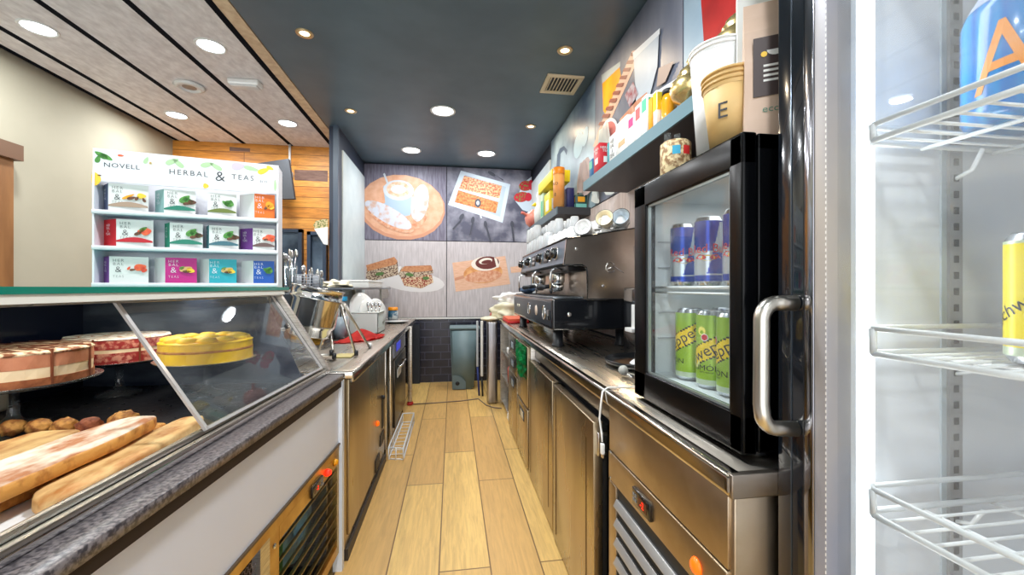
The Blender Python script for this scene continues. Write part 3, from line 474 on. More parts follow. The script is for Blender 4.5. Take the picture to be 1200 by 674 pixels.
# ---------------------------------------------------------------- shelves on the right wall
SHT = M('teal_grey_shelf_edge',(96,128,138),.5); SHU = M('shelf_dark_underside',(58,52,54),.5)
g = G(); g.box(.832,1.118,1.0,2.48,1.912,1.966, SHU); g.box(.822,.832,1.0,2.48,1.911,1.967, SHT)
tag(obj('wall_shelf', g), 'long teal edged wall shelf carrying tea boxes and gold teapots', 'shelf')
g = G(); g.box(.842,1.118,3.18,4.5,1.893,1.953, M('shelf_black',(56,56,60),.5)); g.box(.832,.842,3.18,4.5,1.892,1.954, M('shelf_slate_edge',(94,110,118),.5))
tag(obj('wall_shelf', g), 'short black wall shelf with yellow and orange packets, farther along the right wall', 'shelf')

def carton(name, x, y, z, wx, wy, h, m, label, group=None, rot=0, deco=(), txt=None, cat='box'):
    """packet standing at x,y,z; wx depth from wall, wy width; front faces -x and near side faces -y"""
    t = thing(name, label, cat, (x,y,z), rot, group)
    obj('packet', G().box(-wx/2,wx/2,-wy/2,wy/2,0,h, m, .002, seg=1), t, world=False)
    g = G(); n = 0
    for (a0,a1,b0,b1,dm) in deco:
        g.box(-wx/2-.0012,-wx/2+.001,-wy/2+a0*wy,-wy/2+a1*wy,b0*h,b1*h,dm); g.box(-wx/2+a0*wx,-wx/2+a1*wx,-wy/2-.0012,-wy/2+.001,b0*h,b1*h,dm); n += 1
    if n: obj('printed_label', g, t, world=False)
    if txt:
        s,sz,tm,zf = txt; g = G()
        g.text(s,(-wx/2-.002,0,h*zf),sz,tm,xdir=(0,-1,0)); g.text(s,(0,-wy/2-.002,h*zf),sz*min(1,wx/wy*1.2),tm,xdir=(1,0,0))
        obj('lettering', g, t, world=False)
    return t
ZS = 1.9672
WH = M('carton_white',(236,236,232),.5); RD = M('carton_red',(196,36,48),.5); BLU = M('carton_blue',(40,104,150),.5); TEA = M('carton_teal',(60,160,170),.5)
PKM = M('carton_magenta',(206,40,120),.5); CO = M('carton_coral',(226,96,96),.5); GRN = M('carton_green',(90,190,150),.5); ORG = M('carton_orange',(230,160,30),.5); YEL = M('carton_yellow',(240,214,40),.5)
SHG = 'packets on the long teal shelf'
HT = 'HER\nBAL\n&\nTEAS'
carton('tea_box',.90,2.43,ZS,.09,.06,.13,BLU,'blue tea packet at far end of the long teal shelf',SHG,deco=[(.1,.9,.55,.9,GRN)])
carton('tea_box',.885,2.30,ZS,.08,.10,.175,RD,'red tea box on the long teal shelf beside the blue packet',SHG,deco=[(.3,.75,.35,.55,WH)],txt=('HERBAL\nTEAS',.022,WH,.78))
carton('tea_box',.905,2.17,ZS,.07,.06,.15,TEA,'narrow pale teal packet between red and white tea boxes on the long shelf',SHG)
carton('tea_box',.885,2.06,ZS,.08,.085,.15,WH,'white tea box lettered in grey next to the pale teal packet',SHG,txt=(HT,.03,INK,.5))
carton('tea_box',.885,1.93,ZS,.09,.13,.175,WH,'wide white tea box with small gold print on the long shelf',SHG,deco=[(.2,.8,.25,.4,M('print_gold',(196,160,110),.5))])
carton('tea_box',.88,1.825,ZS,.08,.07,.155,WH,'white tea box with magenta heading on the long shelf',SHG,deco=[(.15,.85,.62,.88,PKM)])
carton('tea_box',.88,1.752,ZS,.08,.06,.17,WH,'white tea box with coral red heading on the long shelf',SHG,deco=[(.15,.85,.6,.9,CO)])
carton('tea_box',.88,1.690,ZS,.08,.05,.18,WH,'white tea box with mint green heading on the long shelf',SHG,deco=[(.1,.9,.62,.92,GRN)])
carton('tea_box',.88,1.647,ZS,.07,.03,.15,ORG,'plain orange packet between green headed and yellow boxes on the long shelf',SHG)
carton('tea_box',.88,1.613,ZS,.06,.03,.165,WH,'white and yellow packet beside the gold teapot on the long shelf',SHG,deco=[(.05,.95,.5,.95,YEL)])
BR = M('polished_brass',(240,214,150),.26,.9)
t = thing('honey_jar','amber honey jar between yellow packet and gold teapot on long shelf','jar',(.885,1.558,ZS))
obj('jar', G().lathe([(0,0),(.030,0),(.032,.02),(.032,.10),(.026,.125),(0,.125)], M('amber_honey',(236,160,30),.15,coat=.6)), t, world=False)
obj('lid', G().lathe([(.0,.125),(.028,.125),(.028,.145),(0,.147)], BLACKM), t, world=False)
def teapot(x,y,s,label):
    t = thing('gold_teapot', label, 'teapot', (x,y,ZS), R(250), 'ornate gold teapots on the long shelf')
    obj('body', G().lathe([(0,0),(.05*s,0),(.045*s,.008*s),(.028*s,.02*s),(.03*s,.03*s),(.065*s,.055*s),(.078*s,.085*s),(.07*s,.115*s),(.045*s,.135*s),(.05*s,.142*s),(.04*s,.145*s)], BR), t, world=False)
    lid = obj('lid', G().lathe([(.045*s,.143*s),(.04*s,.16*s),(.022*s,.175*s),(.01*s,.185*s),(.016*s,.195*s),(.01*s,.207*s),(.004*s,.225*s),(0,.235*s)], BR), t, world=False)
    obj('spout', G().tube([(.065*s,0,.06*s),(.095*s,0,.08*s),(.105*s,0,.11*s),(.125*s,0,.14*s)], .009*s, BR), t, world=False)
    obj('handle', G().tube(arc((-.065*s,0,.085*s), .045*s, 90, 270, 8, (1,0,0), (0,0,1)), .006*s, BR), t, world=False)
teapot(.90,1.43,1.0,'ornate gold teapot on long shelf beside the honey jar, farther of two')
teapot(.93,1.19,1.25,'ornate gold teapot on long shelf half hidden behind the white paper cups')

# ---- things on the black shelf
ZB = 1.9545
t = thing('ceramic_pot','peach pink round pot at far end of the black shelf','pot',(.905,4.40,ZB))
PKP = M('peach_glaze',(226,150,132),.3,c2=(206,90,84),scale=6)
obj('body', G().lathe([(0,0),(.05,0),(.10,.05),(.115,.11),(.095,.165),(.05,.19),(.05,.20),(0,.20)], PKP), t, world=False)
obj('spout', G().tube([(-.08,-.02,.12),(-.13,-.03,.16),(-.16,-.03,.165)], .016, PKP), t, world=False)
t = thing('figurine','white and yellow bird shaped bottle on the black shelf beside the peach pot','figurine',(.90,4.10,ZB))
obj('body', G().lathe([(0,0),(.06,0),(.065,.12),(.05,.2),(.03,.25),(.045,.29),(.03,.33),(0,.335)], WH), t, world=False)
obj('beak', G().cone((-.05,0,.2),(-.09,0,.19),.025,.003,YEL), t, world=False)
t = thing('bottle','clear bottle with red and green ribbons on the black shelf, tallest item there','bottle',(.93,3.93,ZB))
obj('glass', G().lathe([(0,0),(.045,0),(.045,.2),(.018,.26),(.018,.34),(0,.34)], M('pale_bottle',(206,226,214),.15)), t, world=False)
obj('ribbon', G().lathe([(.019,.29),(.028,.31),(.02,.36),(.03,.40),(0,.41)], M('ribbon_red',(186,60,60),.6,c2=(220,230,230),scale=30)), t, world=False)
carton('juice_carton',.885,3.80,ZB,.08,.12,.24,M('carton_pale_green',(196,220,190),.5),'pale green carton standing left of the yellow box on the black shelf',deco=[(.1,.6,.1,.7,GRN)],cat='carton')
carton('snack_box',.885,3.55,ZB,.09,.22,.19,YEL,'small yellow packet under the yellow box on the black shelf',deco=[(.2,.7,.15,.65,WH)])
o = tag(obj('snack_box', G().box(.83,.99,3.33,3.88,2.20,2.30, M('carton_lemon',(244,222,30),.5), .004, rot=(R(2),'Y'))),'long yellow box lying across the packets on the black shelf','box')
t = thing('snack_tube','orange brown cardboard tube standing on near end of the black shelf','tube',(.865,3.235,ZB))
ORB = M('tube_orange',(212,140,70),.5,c2=(230,166,96),scale=9)
obj('tube_body', G().lathe([(0,0),(.046,0),(.046,.30),(0,.30)], ORB), t, world=False)
obj('cap', G().lathe([(.048,.27),(.048,.325),(0,.33)], M('cap_amber',(220,130,20),.4)), t, world=False)
g = G(); g.text('NO',(-.02,0,.19),.035,BLACKM,wrap=((0,0),.0468,R(215))); g.text('8',(-.02,0,.10),.04,BLACKM,wrap=((0,0),.0468,R(215)))
obj('lettering', g, t, world=False)
carton('coffee_box',.955,3.24,ZB,.06,.08,.16,M('carton_navy',(26,30,84),.5),'navy blue box beside the orange tube on the black shelf')
t = carton('tea_tin',1.045,3.235,ZB,.10,.07,.105,M('tin_dark_green',(30,70,66),.4),'small dark green tin with orange label on near end of the black shelf',deco=[(.2,.8,.45,.85,ORG),(.05,.95,.02,.3,M('tin_mint',(120,190,180),.5))],cat='tin')
# white cloths hanging on the wall
def cloth(name,label,x,y0,y1,z0,z1,m,seed,cat='cloth'):
    g = G(); bm = g.bm; n=16; k=14; vs=[]
    for j in range(k+1):
        row=[]
        for i in range(n+1):
            u=i/n; v=j/k
            yy = y0+(y1-y0)*(.5+(u-.5)*(.45+.55*math.sin(min(1,v*1.3)*1.57))) ; zz = z1+(z0-z1)*v*(1-.12*math.sin(u*9+seed))
            xx = x+.018*math.sin(u*17+v*3+seed)*(.3+v)
            row.append(bm.verts.new((xx,yy,zz)))
        vs.append(row)
    fs=[bm.faces.new((vs[j][i],vs[j][i+1],vs[j+1][i+1],vs[j+1][i])) for j in range(k) for i in range(n)]
    g._f(fs,m,True); r=bmesh.ops.solidify(bm,geom=bm.faces[:],thickness=.004)
    return tag(obj(name,g),label,cat)
cloth('hanging_apron','pinkish white cloth hanging on the right wall above the green tin',1.085,3.05,3.45,2.08,2.36,M('cloth_pinkwhite',(230,214,212),.8),1)
cloth('hanging_towel','white towel hanging on the right wall between the two shelves',1.085,2.62,3.02,2.0,2.47,M('cloth_white',(232,238,236),.8),3)

# ---------------------------------------------------------------- pastry display case on the left
CO_, CR_ = Vector((-.509,1.976,0)), R(-3)
def cl(x,y,z=0): return CO_ + Matrix.Rotation(CR_,3,'Z') @ Vector((x,y,z))
case = thing('display_case','refrigerated pastry display case with sloping clear panel, granite ledge and steel vent grille','display case',CO_,CR_)
GRAN = M('grey_granite',(128,120,120),.3,c2=(62,58,62),scale=120,lo=.4,hi=.6)
CASEW = M('case_white_panel',(232,234,242),.45,c2=(224,224,232),scale=1.2)
g = G(); g.box(-.062,.012,-2.9,-.01,.872,.9,GRAN,.002,seg=1); obj('granite_ledge', g, case, world=False)
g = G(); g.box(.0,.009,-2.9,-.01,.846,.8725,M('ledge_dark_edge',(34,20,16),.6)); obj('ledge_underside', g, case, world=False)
g = G(); g.box(-.098,-.056,-2.9,.012,.9,.918,CHROME,.002,seg=1); g.box(-.098,-.086,-2.9,.012,.918,.932,STEEL,.001,seg=1); g.box(-.068,-.056,-2.9,.012,.915,.926,STEEL,.001,seg=1)
obj('bottom_rail', g, case, world=False)
g = G(); g.box(-.03,-.003,-2.9,-.012,.585,.846,CASEW); g.box(-.03,-.003,-2.9,-1.05,.0,.585,CASEW); obj('front_panel', g, case, world=False)
g = G(); g.box(-.03,.012,-.028,.0,0,.872,M('trim_cool_white',(226,232,240),.4)); obj('corner_trim', g, case, world=False)
g = G(); g.box(-1.1,-.10,-2.9,.012,.84,.868,M('deck_black',(30,30,34),.25,scale=30,rough2=.4)); obj('deck', g, case, world=False)
g = G(); g.box(-1.1,-.06,-.02,.0,.0,.84,STEEL); g.box(-1.1,-1.08,-2.9,0,0,1.0,M('case_dark_back',(38,46,66),.25)); g.box(-1.08,-.06,-2.9,-.02,.0,.03,BLACKM); g.box(-1.08,-.35,-1.1,-.02,.03,.84,M('case_inner_dark',(28,28,34),.6))
obj('cabinet_body', g, case, world=False)
# grille area
g = G()
for a in [(-1.05,-.028,.545,.585),(-1.05,-.028,.09,.13),(-.055,-.028,.13,.545),(-.66,-.60,.13,.545),(-1.05,-1.0,.13,.545)]: g.box(-.022,-.002,*a,GOLDST)
g.box(-.024,-.001,-.60,-.055,.498,.545,GOLDST); g.box(-.024,-.001,-.715,-.66,.13,.545,STEEL); g.box(-.005,.004,-1.05,-.028,.582,.59,M('grille_top_trim',(92,76,60),.4,.5))  # last box: thin dark brown strip along the grille top
fr = obj('grille_frame', g, case, world=False)
for k in range(7):
    obj('vent_slat', G().box(-.026,.002,-.60,-.055,.158+.052*k,.1615+.052*k,GOLDST,rot=(R(-38),'Y')), case, world=False)
# honeycomb mesh
g = G(); bm=g.bm
rr=.0095
for iy in range(18):
    for iz in range(24):
        y=-.725-iy*.0165-(.00825 if iz%2 else 0); z=.14+iz*.0165
        if y<-.995 or z>.54: continue
        o1=[];i1=[]
        for k in range(6):
            a=R(60*k+30); o1.append(bm.verts.new((-.012,y+math.cos(a)*rr,z+math.sin(a)*rr))); i1.append(bm.verts.new((-.012,y+math.cos(a)*rr*.72,z+math.sin(a)*rr*.72)))
        g._f([bm.faces.new((o1[k],o1[(k+1)%6],i1[(k+1)%6],i1[k])) for k in range(6)],M('mesh_steel',(110,104,128),.4,.6))
obj('honeycomb_mesh', g, case, world=False)
def digit_display(parent, c, w, h, nrm_x, name='digital_display', world=False):
    """thermostat: black bezel with red digits on a vertical face whose outside is nrm_x"""
    x,y,z = c
    d = obj(name, G().box(x-.006,x+.006,y-w/2,y+w/2,z-h/2,z+h/2,BLACKG,.003), parent, world=world)
    g = G(); g.box(x+nrm_x*.0062,x+nrm_x*.0068,y-w*.36,y+w*.12,z-h*.28,z+h*.28,M('display_dark_red',(70,4,6),.3))
    g.text('-2',(x+nrm_x*.0075,y-w*.12,z),h*.55,REDLED,xdir=(0,nrm_x,0))
    obj('red_digits', g, d, world=world)
    g = G()
    for a,b in [(.26,.15),(.38,.15),(.26,-.15),(.38,-.15)]: g.box(x+nrm_x*.006,x+nrm_x*.0075,y+w*(a-.04),y+w*(a+.04),z+h*(b-.08),z+h*(b+.08),M('button_grey',(120,120,120),.4))
    obj('button', g, d, world=world)
digit_display(case,(.003,-.30,.523),.11,.042,1)
obj('pilot_light', G().lathe([(0,.018),(.009,.016),(.013,.008),(.015,0),(0,0)],REDLED,c=(0,-.185,.525),axis=(1,0,0)), case, world=False)
obj('push_button', G().lathe([(0,.014),(.010,.014),(.014,.006),(.016,0),(0,0)],M('amber_button',(236,160,20),.35),c=(0,-.09,.527),axis=(1,0,0)), case, world=False)
obj('screw', G().lathe([(0,.004),(.006,.003),(.008,0)],CHROME,c=(-.001,-.63,.50),axis=(1,0,0)), case, world=False)
# behind the slats: fan and green board
t_ = G(); t_.lathe([(0,.0),(.05,.01),(.055,.03),(.13,.03),(.14,.0),(.15,.0)],M('fan_blue',(120,170,200),.3,.3),c=(-.12,-.24,.34),axis=(1,0,0),n=20)
for k in range(5):
    a=R(72*k); t_.box(-.13,-.125,-.27,-.21,.36,.46,M('fan_blue'),rot=(a,'X',(-.12,-.24,.34)))
obj('cooling_fan', t_, case, world=False)
obj('circuit_board', G().box(-.09,-.08,-.50,-.40,.16,.42,M('board_green',(30,120,60),.4)), case, world=False)
# glass superstructure: end frame, top, sliding panel
TOPZ=1.272; gb=(-.077,.93); gt=(-.300,TOPZ)
g = G()
ya=-.022
if True:
    g.prism([(-.07,ya,.918),(-.045,ya,.918),(-.272,ya,1.285),(-.30,ya,1.285)],(0,.022,0),STEEL)
    g.prism([(-.090,ya,.932),(-.082,ya,.932),(-.305,ya,TOPZ),(-.313,ya,TOPZ)],(0,.022,0),BLACKM)
obj('end_frame', g, case, world=False)
g = G(); g.prism([(-.09,-.008,.92),(-1.08,-.008,.92),(-1.08,-.008,1.27),(-.31,-.008,1.27)],(0,.006,0),GLASS); obj('end_glass', g, case, world=False)
g = G(); g.prism([(-.16,-.018,.867),(-1.085,-.018,.867),(-1.085,-.018,1.288),(-.33,-.016,1.27)],(0,.004,0),M('case_end_dark',(44,52,66),.18,c2=(90,98,108),scale=3,stretch=(1,1,3),lo=.45,hi=.75)); obj('end_panel', g, case, world=False)
g = G(); g.box(-.275,-.2515,-2.9,0,1.268,1.287,M('cream_profile',(240,236,224),.4)); g.box(-.32,-.275,-2.9,0,1.262,1.2875,STEEL); obj('top_profile', g, case, world=False)
g = G(); g.box(-.62,-.58,-2.0,-.05,1.272,1.287,M('added_tube_glow',(255,250,240),.5,emit=(255,246,230),es=3)); obj('added_light_tube', g, case, world=False)  # tube and its area lamp are added to brighten the case interior
la = bpy.data.lights.new('case_fill','AREA'); la.shape='RECTANGLE'; la.size=.12; la.size_y=2.0; la.energy=4.5; la.color=(1,.95,.86)  # added fill for the cakes and strudels
lo_ = bpy.data.objects.new('case_fill', la); COL.objects.link(lo_); lo_.location=cl(-.60,-1.0,1.255); lo_.rotation_euler=(0,0,CR_)
g = G(); g.box(-1.12,-.25,-2.9,.04,1.2875,1.3015,M('top_glass_body',(70,150,135),.08,coat=.5)); g.box(-.2505,-.249,-2.9,.0405,1.2872,1.3017,GREENGL); obj('top_glass', g, case, world=False)
g = G(); g.box(-1.085,-1.079,-2.9,-.012,.86,1.2875,M('customer_glass_dark_reflection',(20,26,44),.12)); obj('customer_glass', g, case, world=False)  # opaque navy stands in for the dark ceiling reflected in this glass
# sliding clear panel leaning over the opening
def slope(y0,y1,a0,a1,th,off):
    """slab on the sloping plane between fractions a0..a1 of the slope"""
    d = Vector((gt[0]-gb[0],0,gt[1]-gb[1])); L_=d.length; d.normalize(); n=Vector((d.z,0,-d.x))
    p0=Vector((gb[0],0,gb[1]))+d*(L_*a0)+n*off; p1=Vector((gb[0],0,gb[1]))+d*(L_*a1)+n*off
    return [(p0.x,y0,p0.z),(p1.x,y0,p1.z),(p1.x,y1,p1.z),(p0.x,y1,p0.z)], n*th
PANE = pane_mat('scuffed_clear_panel',(.98,.99,1),1.0,.02)
pn = G(); q,nn = slope(-.83,-.03,0,1,.004,.0); pn.prism(q,nn,PANE); sp = obj('sliding_panel', pn, case, world=False)
FRM = M('clear_plastic_edge',(190,186,184),.2,.3)
for nm,(y0,y1,a0,a1) in {'panel_edge':(-.836,-.825,0,1),'panel_edge_far':(-.036,-.026,0,1),'panel_top_edge':(-.83,-.03,.965,1),'panel_bottom_edge':(-.83,-.03,0,.02)}.items():
    g=G(); q,nn=slope(y0,y1,a0,a1,.007,-.001); g.prism(q,nn,FRM); obj('panel_edge', g, sp, world=False)
for y0,y1,z0,z1 in [(-.1,-.085,.3,.34)]:
    g=G(); q,nn=slope(-.10,-.092,.55,.60,.009,0); g.prism(q,nn,BLACKM); obj('panel_clip', g, sp, world=False)
# faint beige tubs and steel scoop trim far inside the case
def incase(name,label,cat,x,y,z,rot=0,group=None): return thing(name,label,cat,cl(x,y,z),CR_+rot,group)
t = incase('serving_tray','curved steel trimmed cream tray at the customer side inside the case','tray',-1.035,-.62,.869)
g=G(); g.box(-.036,.036,-.45,.25,.0,.13,M('cream_tub',(196,188,172),.5),.02); obj('tub', g, t, world=False)
g=G(); g.prism([(.036,y,.17+.05*math.cos(y*3.2)) for y in [ -.45+.07*i for i in range(11)]]+[(.036,y,.13+.045*math.cos(y*3.2)) for y in [.25-.07*i for i in range(11)]],(.012,0,0),STEEL); obj('curved_trim', g, t, world=False)

# ---- cakes on glass stands
def stand(x,y,z0,r,zt,label):
    t = incase('cake_stand',label,'cake stand',x,y,z0,group='glass cake stands in the display case')
    h=zt-z0
    obj('foot', G().lathe([(0,.0),(r*.42,0),(r*.40,.008),(r*.14,.022),(.014,.04),(.012,h-.02),(.03,h-.012),(.03,h-.008),(0,h-.008)],VESSEL), t, world=False)
    obj('plate', G().lathe([(0,h-.010),(r*.9,h-.010),(r*1.03,h-.001),(r*1.04,h+.004),(r*.93,h),(0,h)],VESSEL,n=40), t, world=False)
    return t
DZ=.8685
def cake(name,label,x,y,z,r,h,side_layers,topm,gap_angles=(),half=None,deco=None,amp=.03):
    t = incase(name,label,'cake',x,y,z)
    a0,a1 = half if half else (0,360)
    n=48
    def ring(bm,rr,zz,full):
        k = n if full else n+1
        return [bm.verts.new((rr*(1+amp*.2*math.sin(i*1.7+zz*90))*math.cos(R(a0+(a1-a0)*i/n)), rr*(1+amp*.2*math.sin(i*1.7+zz*90))*math.sin(R(a0+(a1-a0)*i/n)), zz)) for i in range(k)]
    full = (a1-a0)>=360
    for nm,(z0,z1,m,rs) in side_layers.items():
        g=G(); bm=g.bm; A=ring(bm,r*rs,z0*h,full); B=ring(bm,r*rs,z1*h,full)
        if not full: A.append(bm.verts.new((0,0,z0*h))); B.append(bm.verts.new((0,0,z1*h)))
        k=len(A); g._f([bm.faces.new((A[i],A[(i+1)%k],B[(i+1)%k],B[i])) for i in range(k)]+[bm.faces.new(A[::-1]),bm.faces.new(B)],m)
        obj(nm,g,t,world=False)
    g=G(); rr_=random.Random(len(label)); 
    g2=G()
    if full: g2.lathe([(0,h*1.03),(r*.6,h*1.04),(r*.95,h*1.01),(r*1.01,h*.95),(r*.99,h*.9)],topm,n=48)
    else:
        bm=g2.bm; A=ring(bm,r*1.0,h,False)+[bm.verts.new((0,0,h))]; B=ring(bm,r*.98,h*1.06,False)+[bm.verts.new((0,0,h*1.06))]; k=len(A)
        g2._f([bm.faces.new((A[i],A[(i+1)%k],B[(i+1)%k],B[i])) for i in range(k)]+[bm.faces.new(A[::-1]),bm.faces.new(B)],topm)
    obj('topping',g2,t,world=False)
    for a in gap_angles:
        g=G(); g.box(r*.15,r*1.012,-.0025,.0025,h*.02,h*1.05,M('cake_cut',(120,64,40),.7),rot=(R(a),'Z',(0,0,0))); obj('slice_cut',g,t,world=False)
    if deco: deco(t,r,h)
    return t
SPG=M('sponge_brown',(170,104,66),.8,c2=(132,74,44),scale=40,bump=.4); TRF=M('truffle_cream',(196,134,104),.6,c2=(176,112,84),scale=20); WCR=M('vanilla_cream',(240,224,196),.5,c2=(228,206,170),scale=14)
DUST=M('nutty_topping',(226,204,172),.8,c2=(120,72,46),scale=38,lo=.42,hi=.56,bump=.5)
DUSTW=M('sugared_topping',(246,234,222),.8,c2=(196,140,104),scale=44,lo=.5,hi=.62,bump=.5)
REDS=M('red_velvet',(150,40,40),.7,c2=(206,140,120),scale=50,lo=.45,hi=.6,bump=.4); REDT=M('red_glaze',(168,52,38),.3,c2=(120,30,24),scale=25)
YLW=M('yellow_cream',(250,206,20),.4,c2=(238,184,10),scale=8); YLD=M('yellow_icing',(250,214,60),.5,c2=(240,190,20),scale=20,bump=.3)
stand(-.80,-.56,DZ,.19,1.012,'clear glass cake stand under the layered truffle cake, nearest the shop front corner')
def drizzle(t,r,h):
    g=G(); CH=M('chocolate_drizzle',(96,52,34),.5)
    for k in range(9):
        g.tube([(rr,(-.8+.2*k)*r+.006*math.sin(rr*90),h*1.05) for rr in [(-math.sqrt(max(.02,1-(-.8+.2*k)**2))*.85+1.7*math.sqrt(max(.02,1-(-.8+.2*k)**2))*i/10)*r for i in range(11)]],.0014,CH,n=5)
    obj('chocolate_drizzle',g,t,world=False)
cake('layer_cake','round layered truffle and cream cake cut in slices, nutty drizzled top, front left in case',-.80,-.56,1.013,.175,.10,
     {'sponge_base':(0,.22,SPG,1.0),'cream_layer':(.22,.52,WCR,.985),'truffle_layer':(.52,.97,TRF,.99)},DUST,(-62,-20,20,-100,-140),deco=drizzle)
stand(-.82,-.16,DZ,.17,1.012,'clear glass cake stand under the red velvet cake, behind the truffle cake')
cake('layer_cake','red and cream sponge cake with sugared top, cut open, between truffle cake and yellow cake',-.82,-.165,1.013,.165,.09,
     {'red_sponge':(0,.45,REDS,1.0),'cream_layer':(.45,.6,WCR,.99),'top_sponge':(.6,.97,REDS,1.0)},DUSTW,(-30,-75),half=(-120,200))
stand(-.46,-.20,DZ,.165,1.012,'clear glass cake stand under the bright yellow cake by the case end')
def yroses(t,r,h):
    g=G()
    for k in range(12):
        a=R(30*k); g.blob((math.cos(a)*r*.72,math.sin(a)*r*.72,h*1.08),.036,.036,.014,YLD,.2,seed=k,sub=2)
    g.blob((0,0,h*1.08),.05,.05,.014,YLD,.2,sub=2); obj('icing_swirl',g,t,world=False)
    g=G(); g.lathe([(r*.995,h*.50),(r*1.012,h*.56),(r*1.0,h*.62)],M('biscuit_band',(206,140,50),.7,c2=(170,100,40),scale=60),n=48); obj('biscuit_band',g,t,world=False)
cake('lemon_cake','bright yellow round cake with piped yellow top, rightmost cake in the case',-.46,-.20,1.013,.155,.078,
     {'lower_layer':(0,.5,YLW,1.0),'upper_layer':(.5,.97,YLW,.99)},YLW,(),deco=yroses)
t = incase('doily','golden scalloped cake board under the yellow cake','cake board',-.46,-.20,1.0125)
pr=[(r_,z_) for r_,z_ in [(0,-.0002),(.166,-.0002),(.168,.0008),(.15,.0005),(0,.0005)]]; obj('board',G().lathe(pr,M('gold_board',(206,166,80),.4,.6)),t,world=False)

# ---- strudels, white tray, almond balls
t = incase('serving_tray','white oblong tray holding the strudels inside the case','tray',-.36,-1.02,DZ+.0005)
g=G(); g.box(-.235,.235,-.42,.36,0,.006,WHITEP,.002); obj('base',g,t,world=False)
g=G(); g.tube([(-.23,-.415,.008),(.23,-.415,.008),(.23,.355,.008),(-.23,.355,.008)],.006,WHITEP,closed=True); obj('rim',g,t,world=False)
CRUST=M('golden_crust',(222,156,76),.55,c2=(156,84,30),scale=26,stretch=(2.5,1,1),lo=.46,hi=.66,bump=.7)
SUG=M('sugar_dusted_crust',(232,216,194),.75,c2=(176,112,70),scale=16,stretch=(1.6,.8,1),lo=.42,hi=.66,bump=.6)
PALEC=M('pale_crust',(228,190,128),.6,c2=(184,120,60),scale=15,stretch=(2,.8,1),lo=.44,hi=.7,bump=.6)
def strudel(label,p0,p1,wd,h,topm,sidem,tilt=0,seed=0):
    p0=Vector(p0); p1=Vector(p1); L_=(p1-p0).length; ax=(p1-p0).normalized(); sd=ax.cross(Vector((0,0,1))).normalized(); up=sd.cross(ax)
    g=G(); bm=g.bm; N_=30; K=20; rings=[]
    for i in range(N_+1):
        u=i/N_; e=min(1,math.sin(min(u*9,1)*math.pi/2)*.99+.01) if u<.5 else min(1,math.sin(min((1-u)*9,1)*math.pi/2)*.99+.01)
        e=e**.6; wv=(.55+.45*min(1,u/.28))*(1+.04)*(1+0)+.04*mnoise.noise(Vector((u*6,seed,0))); ring=[]
        for k in range(K):
            a=2*math.pi*k/K; c,s_=math.cos(a),math.sin(a)
            x=math.copysign(abs(c)**.3,c)*wd/2*e*wv; z=(math.copysign(abs(s_)**.4,s_)+1)*h/2*(.55+.45*e)*(1+.05*mnoise.noise(Vector((u*9,k*.4,seed))))
            ring.append(bm.verts.new(p0+ax*(u*L_)+sd*x+up*z))
        rings.append(ring)
    ft=[];fs=[]
    for A,B in zip(rings,rings[1:]):
        for k in range(K):
            f=bm.faces.new((A[k],A[(k+1)%K],B[(k+1)%K],B[k])); (ft if 2<=k<=7 else fs).append(f)
    g._f(ft,topm,True); g._f(fs+[bm.faces.new(rings[0][::-1]),bm.faces.new(rings[-1])],sidem,True)
    g.bm.transform(Matrix.Rotation(CR_,4,'Z')); g.bm.transform(Matrix.Translation(CO_))
    return tag(obj('strudel',g),label,'pastry',group='long strudels on the white tray')
strudel('long pale strudel lying lowest beside the steel rail, nearest the sliding panel',(-.235,-.60,DZ+.0075),(-.185,-1.12,DZ+.0075),.085,.036,PALEC,PALEC,seed=1)
strudel('golden strudel wedged under the sugared one, its brown tip showing beyond',(-.29,-.665,DZ+.0075),(-.32,-1.3,DZ+.0075),.085,.04,CRUST,CRUST,seed=2)
strudel('large sugar dusted strudel lying on top of the others, pointed far tip',(-.285,-.72,DZ+.049),(-.285,-1.36,DZ+.046),.13,.035,SUG,CRUST,seed=3)
strudel('wide pale strudel at left of the tray beneath the almond balls, partly out of view',(-.49,-.715,DZ+.0075),(-.49,-1.32,DZ+.0075),.17,.045,PALEC,CRUST,seed=4)
NUT=M('almond_ball',(206,150,78),.7,c2=(140,84,38),scale=50,lo=.4,hi=.6,bump=.8)
for k,(x,y,z,l) in enumerate([(-.565,-.68,0,'rough golden almond ball beside the second ball from left edge, at back of tray'),(-.63,-.675,0,'rough golden almond ball nearest the left picture edge, at back of tray'),
        (-.50,-.672,0,'dark almond ball in middle of the row at back of tray'),(-.42,-.665,0,'larger almond ball tucked behind the sugared strudel tip'),(-.70,-.69,0,'almond ball farthest left in the row, at the picture edge')]):
    g=G(); r_=.026 if k!=3 else .032; g.blob((0,0,r_*.9),r_*1.15,r_,r_*.9,NUT if k!=2 else M('almond_ball_dark',(170,100,66),.7,c2=(110,50,34),scale=50,bump=.8),.25,8,3,seed=k)
    c=cl(x,y,DZ+.052 if x<-.46 and x>-.58 else DZ+.0075); 
    o=obj('almond_ball',g,world=False); o.location=cl(x,-.66 if k!=3 else -.645,DZ+.0075 if True else 0); tag(o,l,'sweet',group='almond balls at back of the tray')

